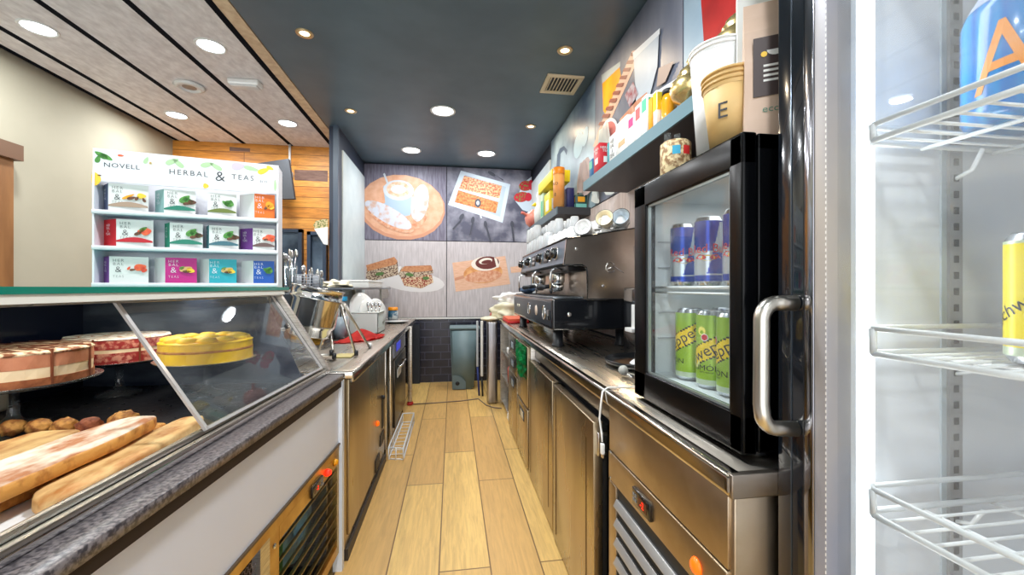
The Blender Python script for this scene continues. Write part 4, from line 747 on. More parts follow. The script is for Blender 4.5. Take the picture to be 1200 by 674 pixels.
# ---------------------------------------------------------------- tea stand on the case
TS=Vector((-1.38,1.79,1.3025)); TR=R(12.7)
tea = thing('tea_stand','white three tier counter stand headed HERBAL & TEAS, filled with tea boxes','display stand',TS,TR)
CARD=M('stand_white',(228,228,232),.4); LIL=M('stand_inner',(214,216,232),.5)
Wd=.632
def tl(x,y,z): return TS+Matrix.Rotation(TR,3,'Z')@Vector((x,y,z))
g=G(); g.box(0,Wd,.10,.106,0,.53,CARD); obj('back_board',g,tea,world=False)
for xx in (0,Wd-.006):
    g=G(); g.prism([(xx,.0,0),(xx,.10,0),(xx,.10,.535),(xx,.012,.535),(xx,.0,.413)],(.006,0,0),CARD); obj('side_panel',g,tea,world=False)
for z0 in (.0,.145,.285):
    g=G(); g.box(.006,Wd-.006,.0,.10,z0,z0+.006,LIL); g.box(.0,Wd,-.006,.0,z0-.0,z0+.016,CARD,.001,seg=1); obj('shelf',g,tea,world=False)
INK2=M('ink_soft',(60,62,66),.6)
g=G(); g.box(.0,Wd,.005,.011,.413,.54,CARD); hd=obj('header',g,tea,world=False)
g=G(); g.text('HERBAL',(.305,.0045,.472),.031,INK2,sp=1.3,thin=-.0001); g.text('&',(.415,.0045,.468),.060,INK2,thin=-.0003); g.text('TEAS',(.497,.0045,.472),.031,INK2,sp=1.3,thin=-.0001)
g.text('NOVELL',(.088,.0045,.478),.025,INK2,sp=1.1,squash=1.15,thin=0); g.text('ECO',(.575,.0045,.462),.014,INK)
obj('lettering',g,hd,world=False)
g=G(); 
def leaf(g,x,z,l,w_,a,m,y=.0043):
    p=[]
    for i in range(14):
        t_=2*math.pi*i/14; px_=l/2*math.cos(t_); pz=w_/2*math.sin(t_)*(1-.35*math.cos(t_)); p.append((x+px_*math.cos(a)-pz*math.sin(a),y,z+px_*math.sin(a)+pz*math.cos(a)))
    g.flat(p,(0,0,0),m)
LG=M('leaf_green',(96,160,70),.5,c2=(60,120,50),scale=60); LGP=M('leaf_pale',(176,206,160),.5); FY=M('flower_yellow',(246,200,60),.5); FW=M('petal_white',(226,224,210),.5); FL=M('petal_lilac',(204,190,224),.5); CB=M('tea_brown',(120,76,50),.5,c2=(70,44,30),scale=90); FRD=M('fruit_red',(216,60,50),.5,c2=(236,110,60),scale=50); FO=M('fruit_orange',(244,160,30),.5)
for x,z,l,w_,a,m in [(.025,.515,.045,.02,2.6,LG),(.042,.508,.04,.018,-.5,LG),(.015,.498,.03,.016,1.3,LG),(.085,.52,.02,.008,0,FRD),(.165,.51,.03,.014,1.2,LGP),(.18,.50,.022,.02,0,FW),(.18,.50,.01,.01,0,FY),(.25,.515,.05,.02,.5,LGP),(.27,.51,.05,.018,2.4,LGP),(.37,.515,.05,.02,.3,LGP),(.40,.51,.05,.018,2.6,LGP),(.48,.52,.05,.03,.2,FL),(.53,.515,.06,.018,-.2,LGP),(.575,.51,.05,.022,.5,FY),(.60,.525,.03,.015,-.4,FY),(.01,.42,.03,.05,0,FY),(.62,.45,.01,.05,0,LGP),(.355,.44,.03,.018,.5,FW),(.365,.425,.02,.02,0,FY),(.02,.435,.012,.006,0,CB)]: leaf(g,x,z,l,w_,a,m)
obj('printed_botanicals',g,hd,world=False)
PURP=M('tea_purple',(116,66,140),.5); MAG=M('tea_magenta',(196,36,130),.5); TLC=M('tea_teal',(40,166,180),.5); BLC=M('tea_blue',(24,84,170),.5); ORC=M('tea_orange',(232,110,20),.5); RDC=M('tea_red',(200,34,44),.5); SLT=M('tea_slate',(86,96,126),.5); SGT=M('tea_sage',(140,180,176),.5); GRC=M('tea_green',(50,150,120),.5); GLN=M('window_foil_green',(36,110,90),.25,.5)
def teabox(label,x0,x1,z0,h,side_w,sidem,frontm,swoosh,pics,colored_right=False,white_left=False):
    """front face x0..x1; left side visible through a small turn"""
    wdt=x1-x0; dp=.075; side_w*=1.3
    a=math.atan2(side_w,dp) if side_w else .15
    t=thing('tea_box',label,'box',tl(x0,.012,z0),TR,'tea boxes on the tea stand')
    # a box turned so that its left flank shows
    g=G(); bm=g.bm; ca=.0
    fl=(0,0); fr=(wdt,.006); bl=(-side_w,.055); brr=(wdt-side_w,.061)
    vb=[bm.verts.new((p[0],p[1],0)) for p in (fl,fr,brr,bl)]; vt=[bm.verts.new((p[0],p[1],h)) for p in (fl,fr,brr,bl)]
    g._f([bm.faces.new((vb[0],vb[1],vt[1],vt[0]))],frontm); g._f([bm.faces.new((vb[3],vb[0],vt[0],vt[3]))],sidem)
    g._f([bm.faces.new((vb[1],vb[2],vt[2],vt[1])),bm.faces.new((vb[2],vb[3],vt[3],vt[2])),bm.faces.new(vt),bm.faces.new(vb[::-1])],CARD)
    obj('carton',g,t,world=False)
    fs=Vector((wdt,.006,0)).normalized(); tm=INK2 if frontm==WH2 else CARD
    g=G(); xo=.028 if wdt>.1 else .02
    tn=-.0003
    g.text('HER\nBAL',(xo,-.0006,h*.78),.0165,tm,xdir=fs,sp=1.3,thin=tn); g.text('&',(xo,-.0006,h*.50),.034,tm,xdir=fs,thin=-.0005); g.text('TEAS',(xo,-.0006,h*.24 if not swoosh else h*.32),.0135,tm,xdir=fs,sp=1.25,thin=tn)
    if sidem!=WH2 and side_w>.02:
        sd=Vector((side_w,-.055,0)).normalized(); g.text('HER\nBAL\n&\nTEAS',(-side_w*.62,.031,h*.62),.0135,CARD,xdir=sd)
    obj('lettering',g,t,world=False)
    g=G()
    for (u,v,l,w_,an,m) in pics: leaf(g,wdt*u,h*v,l,w_,an,m,y=-.0006)
    if swoosh:
        p=[(wdt*u,-.0008,h*(.22-.0*u)+h*.13*math.sin(u*math.pi)) for u in [i/10 for i in range(11)]]+[(wdt*u,-.0008,h*.16) for u in [1-i/10 for i in range(11)]]
        g.flat(p,(0,0,0),swoosh)
    obj('printed_picture',g,t,world=False)
    return t
WH2=M('teabox_white',(226,226,222),.5)
mint=[(.72,.62,.03,.018,.4,LG),(.62,.58,.03,.016,2.5,LG),(.82,.60,.028,.016,1.8,LG),(.72,.5,.026,.014,-.4,LG)]
spice=[(.5,.55,.045,.010,.5,FO),(.58,.5,.03,.012,.3,CB),(.84,.6,.03,.02,0,FY),(.72,.5,.02,.01,1,CB),(.9,.45,.02,.01,2,CB)]
berry=[(.6,.5,.03,.012,.5,CB),(.82,.58,.035,.03,.2,FRD),(.74,.66,.03,.014,.6,LG),(.66,.56,.02,.014,0,FRD)]
petal=[(.8,.6,.04,.026,.2,FRD),(.9,.5,.02,.02,0,FRD),(.6,.5,.02,.008,.2,CB),(.5,.56,.016,.008,1,FRD)]
cocoa=[(.66,.64,.045,.022,.7,LG),(.78,.58,.04,.02,-.5,LG),(.9,.52,.03,.02,0,CB),(.74,.46,.03,.012,.2,CB)]
orangep=[(.76,.56,.032,.03,0,FO),(.62,.48,.03,.010,.8,CB),(.86,.48,.02,.02,0,FY)]
ginger=[(.66,.56,.045,.018,.3,M('ginger',(216,176,110),.5)),(.82,.5,.03,.02,-.3,FY),(.54,.6,.02,.012,.6,LG),(.7,.46,.03,.01,0,CB)]
y1,y2,y3=.3015,.1615,.0165
sc=Wd/822.0
def bxx(a,b): return ((a-32)*sc,(b-32)*sc)
for lab,a,b,z,h,sw,sm,fm,swm,pic in [
  ('white spice tea box with slate blue flank, left end of top tier',88,250,y1,.108,.030,SLT,WH2,M('window_bronze',(150,130,110),.3,.5),spice),
  ('white tea box with sage flank and green window, second from left on top tier',318,455,y1,.100,.038,SGT,WH2,GLN,cocoa),
  ('white mint tea box with olive window, third on top tier',512,645,y1,.098,.012,WH2,WH2,M('window_olive',(96,110,50),.3,.4),mint),
  ('solid orange tea box at right end of top tier',733,833,y1,.108,.052,WH2,ORC,None,orangep),
  ('white berry tea box with bright red flank and window, left end of middle tier',120,270,y2,.108,.048,RDC,WH2,M('window_red',(170,30,40),.3,.4),berry),
  ('white cocoa tea box with green flank and dark green window, second on middle tier',343,487,y2,.104,.028,GRC,WH2,GLN,cocoa),
  ('white tea box with dull teal flank, third on middle tier',518,655,y2,.100,.020,M('tea_dull_teal',(90,150,156),.5),WH2,M('window_teal',(60,100,110),.3,.4),cocoa),
  ('white hibiscus tea box with purple flank and brown window, right end of middle tier',725,833,y2,.096,.046,PURP,WH2,M('window_brown',(96,76,72),.3,.4),petal),
  ('white hibiscus tea box with narrow purple flank, left end of bottom tier',92,250,y3,.104,.032,PURP,WH2,None,petal),
  ('magenta tea box with ginger picture, second on bottom tier',323,460,y3,.104,.042,WH2,MAG,None,ginger),
  ('turquoise tea box with ginger picture, third on bottom tier',518,645,y3,.102,.036,WH2,TLC,None,ginger),
  ('deep blue mint tea box at right end of bottom tier',728,830,y3,.098,.044,WH2,BLC,None,mint)]:
    x0,x1=bxx(a,b); teabox(lab,x0,x1,z,h,sw,sm,fm,swm,pic)

# ---------------------------------------------------------------- left steel worktop, cabinets and racks
ZL=.905
wt = thing('steel_worktop','long stainless worktop on the left with turned down front edge','worktop',(-.8,3.6,.83))
g=G(); g.box(-1.16,-.462,2.03,5.26,.875,ZL,STEELY,.004); g.box(-1.56,-1.158,2.5,4.36,.875,ZL,STEELY,.004); obj('top',g,wt)
g=G(); g.box(-.478,-.458,1.995,5.262,.855,ZL-.002,POLISH,.005); g.box(-1.16,-.462,1.992,2.03,.872,ZL-.001,POLISH,.003); obj('front_lip',g,wt)
cab = thing('refrigerated_cabinet','stainless undercounter cabinet with orange pilot lamp beside the display case end','cabinet',(-.8,2.6,0))
g=G(); g.box(-1.1,-.505,2.02,3.14,.03,.872,DOORST,.004); obj('body',g,cab)
g=G(); g.box(-.505,-.494,2.06,3.08,.10,.855,DOORST,.003); obj('front_panel',g,cab)
g=G(); g.box(-.512,-.49,2.02,3.14,0,.055,M('kick_strip',(60,52,44),.5)); obj('kick_plate',g,cab)
g=G()
for y0,z0 in [(2.72,.10),(2.90,.20)]: g.box(-.496,-.489,y0,y0+.15,z0,z0+.075,BLACKM,rot=(R(0),'X'))
g.box(-.496,-.489,2.98,3.04,.3,.5,BLACKM)
obj('vent_slot',g,cab)
obj('pilot_light',G().lathe([(0,.016),(.012,.014),(.017,.006),(.018,0),(0,0)],ORLED,c=(-.494,2.79,.398),axis=(1,0,0)),cab)
obj('knob',G().lathe([(0,.02),(.014,.02),(.016,0),(0,0)],BLACKP,c=(-.494,2.98,.52),axis=(1,0,0)),cab)
dw = thing('dishwasher','undercounter steel dishwasher with blue lit panel below left worktop','dishwasher',(-.8,3.95,0))
g=G(); g.box(-1.1,-.50,3.50,4.38,.06,.86,STEEL,.004); obj('body',g,dw)
g=G(); g.box(-.50,-.482,3.56,4.34,.10,.68,M('dark_steel_door',(92,86,80),.3,1.0,c2=(70,64,58),scale=5),.004); obj('door',g,dw)
g=G(); g.box(-.50,-.484,3.56,4.34,.70,.85,M('panel_bluegrey',(150,156,176),.3,.5)); g.box(-.484,-.481,3.66,3.92,.74,.81,M('panel_blue',(60,70,180),.3,emit=(60,70,220),es=.5)); obj('control_panel',g,dw)
g=G(); g.tube([(-.482,3.72,.60),(-.45,3.72,.60),(-.45,4.05,.60),(-.482,4.05,.60)],.010,CHROME); obj('handle',g,dw)
g=G(); g.box(-.482,-.478,3.7,3.95,.50,.57,WHITEP); obj('notice',g,dw)
for yy in (3.52,4.34):
    g=G(); g.cone((-.53,yy+.02,0),(-.53,yy+.02,.06),.02,.02,BLACKP); obj('foot',g,dw)
fr_ = thing('steel_legs_frame','pair of square steel legs with drain pipe between cabinet and dishwasher','leg frame',(-.5,3.3,0))
for yy in (3.17,3.42):
    g=G(); g.box(-.535,-.495,yy,yy+.04,0.0,.872,POLISH,.004); obj('leg',g,fr_)
g=G(); g.tube([(-.53,3.32,.02),(-.53,3.32,.45),(-.56,3.33,.62),(-.62,3.36,.80)],.022,M('grey_hose',(150,158,162),.4)); obj('drain_pipe',g,fr_)
lg = thing('worktop_leg','square steel worktop leg with red foot at far end of left counter','leg',(-.45,4.62,0))
g=G(); g.box(-.485,-.440,4.58,4.64,.04,.872,STEEL,.004); obj('post',g,lg)
g=G(); g.lathe([(0,0),(.036,0),(.036,.02),(.024,.042),(0,.042)],M('red_foot',(176,36,36),.4),c=(-.462,4.61,0)); obj('foot',g,lg)
# white wire rack on the floor
rk = thing('wire_rack','white wire rack lying on the wooden floor by the left cabinets','rack',(-.43,3.55,0))
def rail(pts,r=.006): 
    g=G(); g.tube(pts,r,WHITEW,n=6); return g
g=G()
g.tube([(-.475,3.16,.006),(-.365,3.14,.006),(-.365,4.0,.006),(-.47,4.0,.006)],.006,WHITEW,closed=True)
g.tube([(-.475,3.16,.09),(-.365,3.14,.09),(-.365,4.0,.09),(-.47,4.0,.09)],.006,WHITEW,closed=True)
for x,y in [(-.475,3.16),(-.365,3.14),(-.365,4.0),(-.47,4.0),(-.42,3.15)]: g.tube([(x,y,.0),(x,y,.09)],.005,WHITEW)
obj('frame',g,rk)
g=G()
for k in range(9):
    y=3.24+.085*k; g.tube([(-.472,y,.088),(-.472,y,.008),(-.368,y,.008),(-.368,y,.088)],.0035,WHITEW,n=6)
obj('cross_wires',g,rk)
# high shelf behind the left worktop
hs = thing('steel_overshelf','grey steel overshelf on brackets above the left worktop','shelf',(-.95,3.9,ZL))
g=G(); g.box(-1.155,-.80,3.48,5.5,1.280,1.296,M('grey_shelf',(116,122,128),.35,.8),.003); obj('top',g,hs)
g=G(); g.box(-.84,-.82,4.95,5.0,ZL,1.28,STEEL); g.box(-.84,-.815,4.9,5.4,1.17,1.28,STEEL); g.box(-1.15,-1.12,4.95,5.0,ZL,1.28,STEEL); g.box(-1.15,-1.12,3.5,3.54,ZL,1.28,STEEL); obj('bracket',g,hs)
o = G(); o.box(-1.52,-1.0,2.72,3.44,ZL+.001,1.262,M('appliance_graphite',(52,56,62),.35,.3),.008); o.box(-1.002,-.996,2.78,3.38,ZL+.06,1.2,M('appliance_front',(70,76,84),.3,.6),.003)
tag(obj('microwave',o),'dark graphite countertop appliance behind the tilted steel pot','appliance')
# tilted steel pot on leg stand
pt = thing('steel_pot','shiny stainless pot tilted in its stand on the left worktop','pot',(-.72,2.42,ZL))
AX=Vector((.20,.05,1)).normalized()
c0=Vector((-.80,2.42,1.03))
pr=[(r_,z_*.80) for r_,z_ in [(0,0),(.105,0),(.112,.01),(.112,.055),(.122,.065),(.128,.085),(.128,.25),(.136,.262),(.136,.27),(.130,.275),(.133,.33),(.140,.335),(.140,.342),(.126,.340),(.122,.30),(.118,.09),(0,.085)]]
obj('vessel',G().lathe(pr,CHROME,c=c0,axis=AX,n=44),pt)
obj('handle',G().tube([c0+Vector((-.09,-.02,.25)),c0+Vector((-.17,-.03,.28)),c0+Vector((-.19,-.03,.26)),c0+Vector((-.195,-.03,.06)),c0+Vector((-.18,-.03,.03)),c0+Vector((-.115,-.02,.04))],.009,SATIN),pt)
obj('burner_ring',G().lathe([(.075,0),(.085,0),(.085,.03),(.075,.03)],M('brass_warm',(200,160,80),.3,1.0),c=(-.808,2.418,.992),axis=AX),pt)
st_ = thing('folding_stand','splayed chrome folding leg stand carrying the tilted pot','stand',(-.62,2.5,ZL))
for a,b in [((-.665,2.50,1.255),(-.545,2.43,ZL+.004)),((-.665,2.50,1.255),(-.530,2.74,ZL+.004)),((-.70,2.47,1.05),(-.64,2.34,ZL+.004)),((-.68,2.52,1.26),(-.74,2.36,ZL+.004)),((-.90,2.40,ZL+.03),(-.66,2.36,ZL+.02))]:
    g=G(); g.tube([a,b],.0075,SATIN); g.cone(Vector(b)+Vector((0,0,.03)),b,.011,.011,WHITEP if b[1]>2.7 else BLACKP); obj('leg',g,st_)
obj('hinge',G().box(-.69,-.645,2.475,2.525,1.225,1.275,CHROME,.008),st_)
# overshelf things
t = thing('cardboard_box','flat white cardboard box on the grey overshelf','box',(-.93,4.5,1.2965))
g=G(); g.box(-1.07,-.81,4.15,4.95,1.2965,1.365,WHITEP,.006); obj('box_body',g,t); g=G(); g.box(-1.075,-.805,4.145,4.955,1.354,1.374,WH,.004); obj('box_lid',g,t)
def pile(name,label,c,m,seed,rx=.1,ry=.08,rz=.05,cat='cloth'):
    g=G(); g.blob((0,0,rz*.75),rx,ry,rz,m,.7,4,4,seed=seed)
    for v in g.bm.verts: v.co.z=max(v.co.z,.0005)
    o=obj(name,g,world=False); o.location=c; tag(o,label,cat); return o
pile('folded_napkins','crumpled white napkins on the grey overshelf behind the steel pot',(-.98,3.68,1.2965),CREAM,3,.10,.09,.035)
# cutlery glasses and wire basket
def cutlery(x,y,z,n,r,label,name='cutlery_holder',basket=False,h=.16,tools=.26):
    t=thing(name,label,'cutlery holder',(x,y,z))
    if basket:
        g=G(); GW=M('grey_wire',(170,176,184),.4,.3); 
        for k in range(7): 
            zz=.004+h*k/6.0; g.tube([(-r,-r,zz),(r,-r,zz),(r,r,zz),(-r,r,zz)],.003,GW,n=5,closed=True)
        for k in range(7):
            u=-r+2*r*k/6
            for p in [(u,-r),(u,r),(-r,u),(r,u)]: g.tube([(p[0],p[1],0),(p[0],p[1],h)],.003,GW,n=5)
        g.box(-r,r,-r,r,0,.004,GW); obj('wire_basket',g,t,world=False)
    else: obj('glass',G().lathe([(0,0),(r*.8,0),(r,h),(r*.94,h),(r*.76,.008),(0,.008)],VESSEL),t,world=False)
    rr=random.Random(int(x*100)+n)
    for k in range(n):
        a=rr.uniform(0,6.28); q=rr.uniform(.2,.8)*r*.8; tx,ty=math.cos(a)*q,math.sin(a)*q; L_=tools*rr.uniform(.8,1.1)
        g=G(); top=Vector((tx*1.7,ty*1.7,L_)); g.tube([(tx*.4,ty*.4,.012),top],.0035,CHROME,n=6); g.blob(top,.015,.006,.028,CHROME,0,sub=2,rot=a); obj('spoon',g,t,world=False)
    return t
ZT=1.2635
cutlery(-1.128,3.05,ZT,8,.045,'tall glass of long spoons on the graphite appliance beside the tea stand',h=.19,tools=.27)
cutlery(-1.066,3.20,ZT,5,.062,'grey wire basket with tongs and spoons on the graphite appliance',name='cutlery_basket',basket=True,h=.125,tools=.16)
cutlery(-1.04,3.385,ZT,4,.035,'clear glass with leafy topped sticks, right of the wire basket',h=.11,tools=.14)
o=G(); o.box(-1.175,-1.145,2.94,2.99,ZT,ZT+.27,BLACKM,.004); o.box(-1.19,-1.13,2.92,3.0,ZT,ZT+.01,BLACKM)
tag(obj('menu_holder',o),'narrow black upright holder at the right end of the tea stand','holder')
# wrap shaped cut-out sign by the slate post
t=thing('wrap_sign','cut-out sign shaped like a paper wrapped sandwich hanging beside the slate post','sign',(-1.33,4.40,1.75))
g=G(); g.prism([(-1.408,4.4,1.937),(-1.383,4.4,1.982),(-1.317,4.4,2.001),(-1.267,4.4,2.002),(-1.267,4.4,1.879),(-1.375,4.4,1.877)],(0,.012,0),M('wrap_filling',(120,130,70),.6,c2=(214,196,150),scale=50,lo=.45,hi=.55)); obj('filling',g,t)
g=G(); g.prism([(-1.398,4.395,1.902),(-1.266,4.395,1.922),(-1.266,4.395,1.738),(-1.307,4.395,1.746)],(0,.02,0),WH); obj('paper_cone',g,t)
# television and conduit on the pine wall
tv = thing('television','dark back of a tilted television fixed near the pine wall','television',(-2.1,4.9,2.5))
g=G(); g.prism([(-2.308,4.75,2.604),(-1.776,4.75,2.712),(-1.714,4.75,2.274),(-2.232,4.75,2.258)],(0,.05,0),M('tv_back',(62,64,68),.6)); obj('back_shell',g,tv)
g=G(); g.tube([(-1.885,5.08,2.98),(-1.885,5.08,2.63)],.014,WHITEP); g.box(-1.91,-1.86,5.06,5.13,2.60,2.66,WHITEP,.004); g.tube([(-1.885,5.08,2.66),(-2.0,4.83,2.62)],.012,BLACKM)
tag(obj('cable_conduit',g),'white cable conduit dropping from plank ceiling down the pine wall','conduit')

# ---- white dish basket, bottles, red cloth on the left worktop
bk = thing('dish_basket','white plastic basket of plates and cutlery at far end of left worktop','basket',(-.72,3.75,ZL))
WPL=M('basket_plastic',(216,222,216),.4)
g=G(); X0,X1,Y0,Y1=-.86,-.625,3.58,3.93; zb=ZL+.001; zt=1.085
g.box(X0,X1,Y0,Y1,zb,zb+.006,WPL)
for a in [(X0,X1,Y0,Y0+.005),(X0,X1,Y1-.005,Y1),(X0,X0+.005,Y0,Y1)]: g.box(*a,zb,zt,WPL)
g.box(X1-.005,X1,Y0,Y1,zb,zb+.05,WPL); g.box(X1-.005,X1,Y0,Y1,zt-.03,zt,WPL)
for k in range(8): g.box(X1-.005,X1,Y0+.05*k-.0+.0,Y0+.05*k+.018,zb+.05,zt-.03,WPL)
g.tube([(X0,Y0,zt),(X1,Y0,zt),(X1,Y1,zt),(X0,Y1,zt)],.007,WPL,closed=True); obj('basket_body',g,bk)
for k in range(4): g=G()
def plate(x,y,z,ax,label,r=.13):
    g=G(); g.lathe([(0,0),(r*.55,0),(r*.62,.004),(r,.016),(r,.020),(r*.6,.009),(0,.006)],PORC,c=(0,0,0),axis=ax,n=32); o=obj('plate',g,world=False); o.location=(x,y,z); tag(o,label,'plate','white plates standing in the dish basket')
plate(-.79,3.72,1.10,(.85,-.5,.25),'large white oval plate leaning in the dish basket, tallest one',.155)
plate(-.735,3.76,1.07,(.85,-.5,.22),'smaller white plate upright behind cutlery in the dish basket',.13)
plate(-.685,3.80,1.08,(.85,-.5,.2),'white plate at right end of the dish basket',.12)
t=thing('fork_bundle','bundle of steel cutlery poking out of the dish basket','cutlery',(-.70,3.66,ZL+.01))
for k in range(4):
    g=G(); x=-.70+.02*k; g.tube([(x,3.65,ZL+.015),(x-.02+.012*k,3.64,1.13)],.004,CHROME,n=6); g.blob((x-.02+.012*k,3.64,1.15),.014,.005,.025,CHROME,0,sub=2); obj('spoon',g,t)
def bottle(name,label,x,y,z,prof,m,capm,capz,capr,extra=None):
    t=thing(name,label,'bottle',(x,y,z)); obj('bottle_body',G().lathe(prof,m),t,world=False)
    obj('cap',G().lathe([(capr*1.02,capz),(capr,capz+.035),(0,capz+.037)],capm),t,world=False)
    if extra: extra(t)
    return t
bottle('detergent_bottle','white bottle with bright blue cap on left worktop behind dish basket',-.90,3.50,ZL,[(0,0),(.06,0),(.062,.22),(.03,.27),(.03,.29),(0,.29)],PORC,M('cap_blue',(30,150,200),.4),.285,.045)
bottle('spice_jar','glass jar with orange cap at far end of left worktop',-.715,5.10,ZL,[(0,0),(.055,0),(.06,.02),(.06,.10),(.05,.12),(0,.12)],M('jar_bluewhite',(60,110,140),.3,c2=(226,232,232),scale=12,lo=.45,hi=.55),M('cap_orange',(240,150,20),.4),.12,.058)
g=G(); 
rcl=M('red_cloth',(222,54,44),.8,c2=(200,40,34),scale=12,bump=.3)
n=22; vs=[]
for j in range(n):
    row=[]
    for i in range(n):
        u=i/(n-1)-.5; v=j/(n-1)-.5
        z=ZL+.006+.075*max(0,1-((u*2.1)**2+(v*2.1)**2)**.5)+.018*abs(mnoise.noise(Vector((u*5,v*5,1))))
        e=1+.18*math.sin(math.atan2(v,u)*3+1)
        row.append(g.bm.verts.new((-.69+u*.24*e+v*.06,3.24+v*.42*e,z)))
    vs.append(row)
g._f([g.bm.faces.new((vs[j][i],vs[j][i+1],vs[j+1][i+1],vs[j+1][i])) for j in range(n-1) for i in range(n-1)],rcl,True); bmesh.ops.solidify(g.bm,geom=g.bm.faces[:],thickness=.004)
tag(obj('cleaning_cloth',g),'crumpled red cleaning cloth on the left worktop under the stand legs','cloth')
tag(obj('cutting_strip',G().box(-.66,-.56,2.38,2.50,ZL+.0005,ZL+.008,M('pale_yellow',(214,196,130),.5),.002)),'small pale yellow board lying on near end of left worktop','board')
tag(obj('oval_dish',G().lathe([(0,0),(.09,0),(.14,.018),(.145,.022),(.09,.008),(0,.006)],PORC,c=(-.62,4.68,ZL+.0005))),'shallow white dish on left worktop beyond the basket','dish')
t=thing('utensil_jar','dark jar of black utensils between red cloth and dish basket','jar',(-.86,3.30,ZL)); obj('jar_body',G().lathe([(0,0),(.05,0),(.055,.17),(.05,.17),(.045,.01),(0,.01)],M('jar_grey',(150,166,176),.3)),t,world=False)
for k in range(3): obj('utensil',G().tube([(.0,.01*k,.02),(.03*(k-1),.02*k,.26)],.008,BLACKP),t,world=False)

# ---------------------------------------------------------------- right steel worktop and its cabinets
ZR=.95
wt = thing('steel_worktop','long stainless worktop on the right with polished rounded front lip','worktop',(.8,2.8,.90))
g=G(); g.box(.53,1.112,.70,4.92,.922,ZR-.002,STEELY,.002,seg=1); obj('top',g,wt)
g=G(); g.box(.513,.545,.692,4.925,.903,ZR,POLISH,.012,seg=4); obj('front_lip',g,wt)
g=G(); g.box(.516,1.112,.688,.705,.903,ZR-.001,M('end_cap_steel',(150,140,130),.35,1.0),.003); obj('end_cap',g,wt)
cc = thing('refrigeration_unit','steel cooling unit with red digital thermostat and grey louvres, nearest end of right counter','cabinet',(.8,1.0,0))
CST=M('unit_steel',(196,180,158),.3,1.0,c2=(170,150,122),scale=5,rough2=.42)
g=G(); g.box(.535,1.10,.706,1.318,.0,.90,CST,.003); g.box(.528,.537,.716,1.314,.752,.898,CST,.002); g.box(.525,.537,.716,1.314,.655,.748,CST,.003)
obj('body',g,cc)
g=G(); g.box(.526,.537,.716,.765,.0,.650,CST,.002); g.box(.526,.537,1.255,1.314,.0,.650,CST,.002); g.box(.5335,.5365,.765,1.255,.0,.648,M('louvre_dark',(40,38,36),.6)); obj('louvre_frame',g,cc)
LV=M('louvre_grey',(196,196,196),.35,.7)
for k in range(10):
    obj('louvre',G().box(.519,.5335,.77,1.25,.588-.062*k,.594-.062*k+.02,LV,.002,rot=(R(28),'Y')),cc)
digit_display(cc,(.522,1.062,.700),.105,.048,-1,world=True)
obj('pilot_light',G().lathe([(0,.012),(.013,.010),(.018,.004),(.019,0),(0,0)],ORLED,c=(.526,.812,.695),axis=(-1,0,0)),cc)
for y,z in [(1.30,.745),(1.30,.66)]: obj('screw',G().lathe([(0,.003),(.005,.002),(.006,0)],CHROME,c=(.526,y,z),axis=(-1,0,0)),cc)
fc = thing('refrigerated_counter','stainless two door fridge counter under the espresso machine side of right worktop','cabinet',(.8,2.05,0))
g=G(); g.box(.60,1.10,1.322,2.74,.03,.90,BLACKM); g.box(.565,.60,1.322,2.74,.815,.90,M('recess_steel',(140,134,128),.35,1.0),.004); g.box(.56,.60,1.322,1.355,.03,.9,STEEL,.003); g.box(.55,1.1,1.33,2.74,.0,.03,BLACKM)
obj('body',g,fc)
def door(y0,y1,x,hinge_near=True):
    g=G(); g.box(x,x+.038,y0,y1,.02,.803,DOORST,.004)
    g.box(x-.0015,x+.001,y1-.055,y1-.05,.06,.76,M('door_fold_line',(104,84,56),.4,1.0)); g.box(x-.0015,x+.001,y0+.075,y0+.085,.10,.72,M('door_fold_line'))
    d=obj('door',g,fc)
    obj('door_gasket',G().box(x+.038,x+.062,y0+.012,y1-.012,.035,.79,RUBBER,.004),d)
    g=G(); g.box(x+.010,x+.050,y0-.022,y0-.001,.685,.772,CHROME,.003); g.box(x+.018,x+.042,y0-.025,y0-.020,.70,.757,M('hinge_slot',(60,60,60),.4,.8)); obj('hinge',g,d)
door(1.435,2.035,.514); door(2.085,2.725,.520)
dc = thing('drawer_cabinet','stainless drawer cabinet with slot handles, farther under right worktop','cabinet',(.8,3.2,0))
g=G(); g.box(.535,1.10,2.75,3.74,.02,.90,STEEL,.003); obj('body',g,dc)
SLOT=M('slot_pale_plate',(190,204,214),.25,.6); SLD=M('slot_dark',(64,66,70),.4,.8)  # bluish white plate set in each dark handle recess
for y0,y1,zs in [(2.775,3.21,[(.04,.44),(.46,.885)]),(3.235,3.72,[(.04,.56),(.58,.73),(.75,.885)])]:
    for z0,z1 in zs:
        d=obj('drawer',G().box(.515,.536,y0,y1,z0,z1,DOORST,.004),dc)
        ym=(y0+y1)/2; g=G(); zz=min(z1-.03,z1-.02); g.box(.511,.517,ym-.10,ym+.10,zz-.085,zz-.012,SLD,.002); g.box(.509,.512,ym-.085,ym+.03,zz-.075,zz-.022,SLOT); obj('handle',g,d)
sh = thing('open_shelving','open steel shelving bay with white goods beyond the drawers under right worktop','shelving',(.8,4.1,0))
g=G(); g.box(.53,1.1,3.76,3.785,.02,.90,STEEL); g.box(.53,1.1,4.47,4.495,.02,.90,STEEL); g.box(1.08,1.1,3.76,4.49,.02,.9,STEEL)
for z in (.05,.33,.60): g.box(.54,1.09,3.785,4.47,z,z+.015,POLISH,.002)
obj('frame',g,sh)
tag(obj('folded_cloth',G().box(.56,.80,3.84,4.2,.6155,.68,M('white_linen',(232,232,228),.8),.015)),'folded white cloth on middle shelf of the open steel bay','cloth')
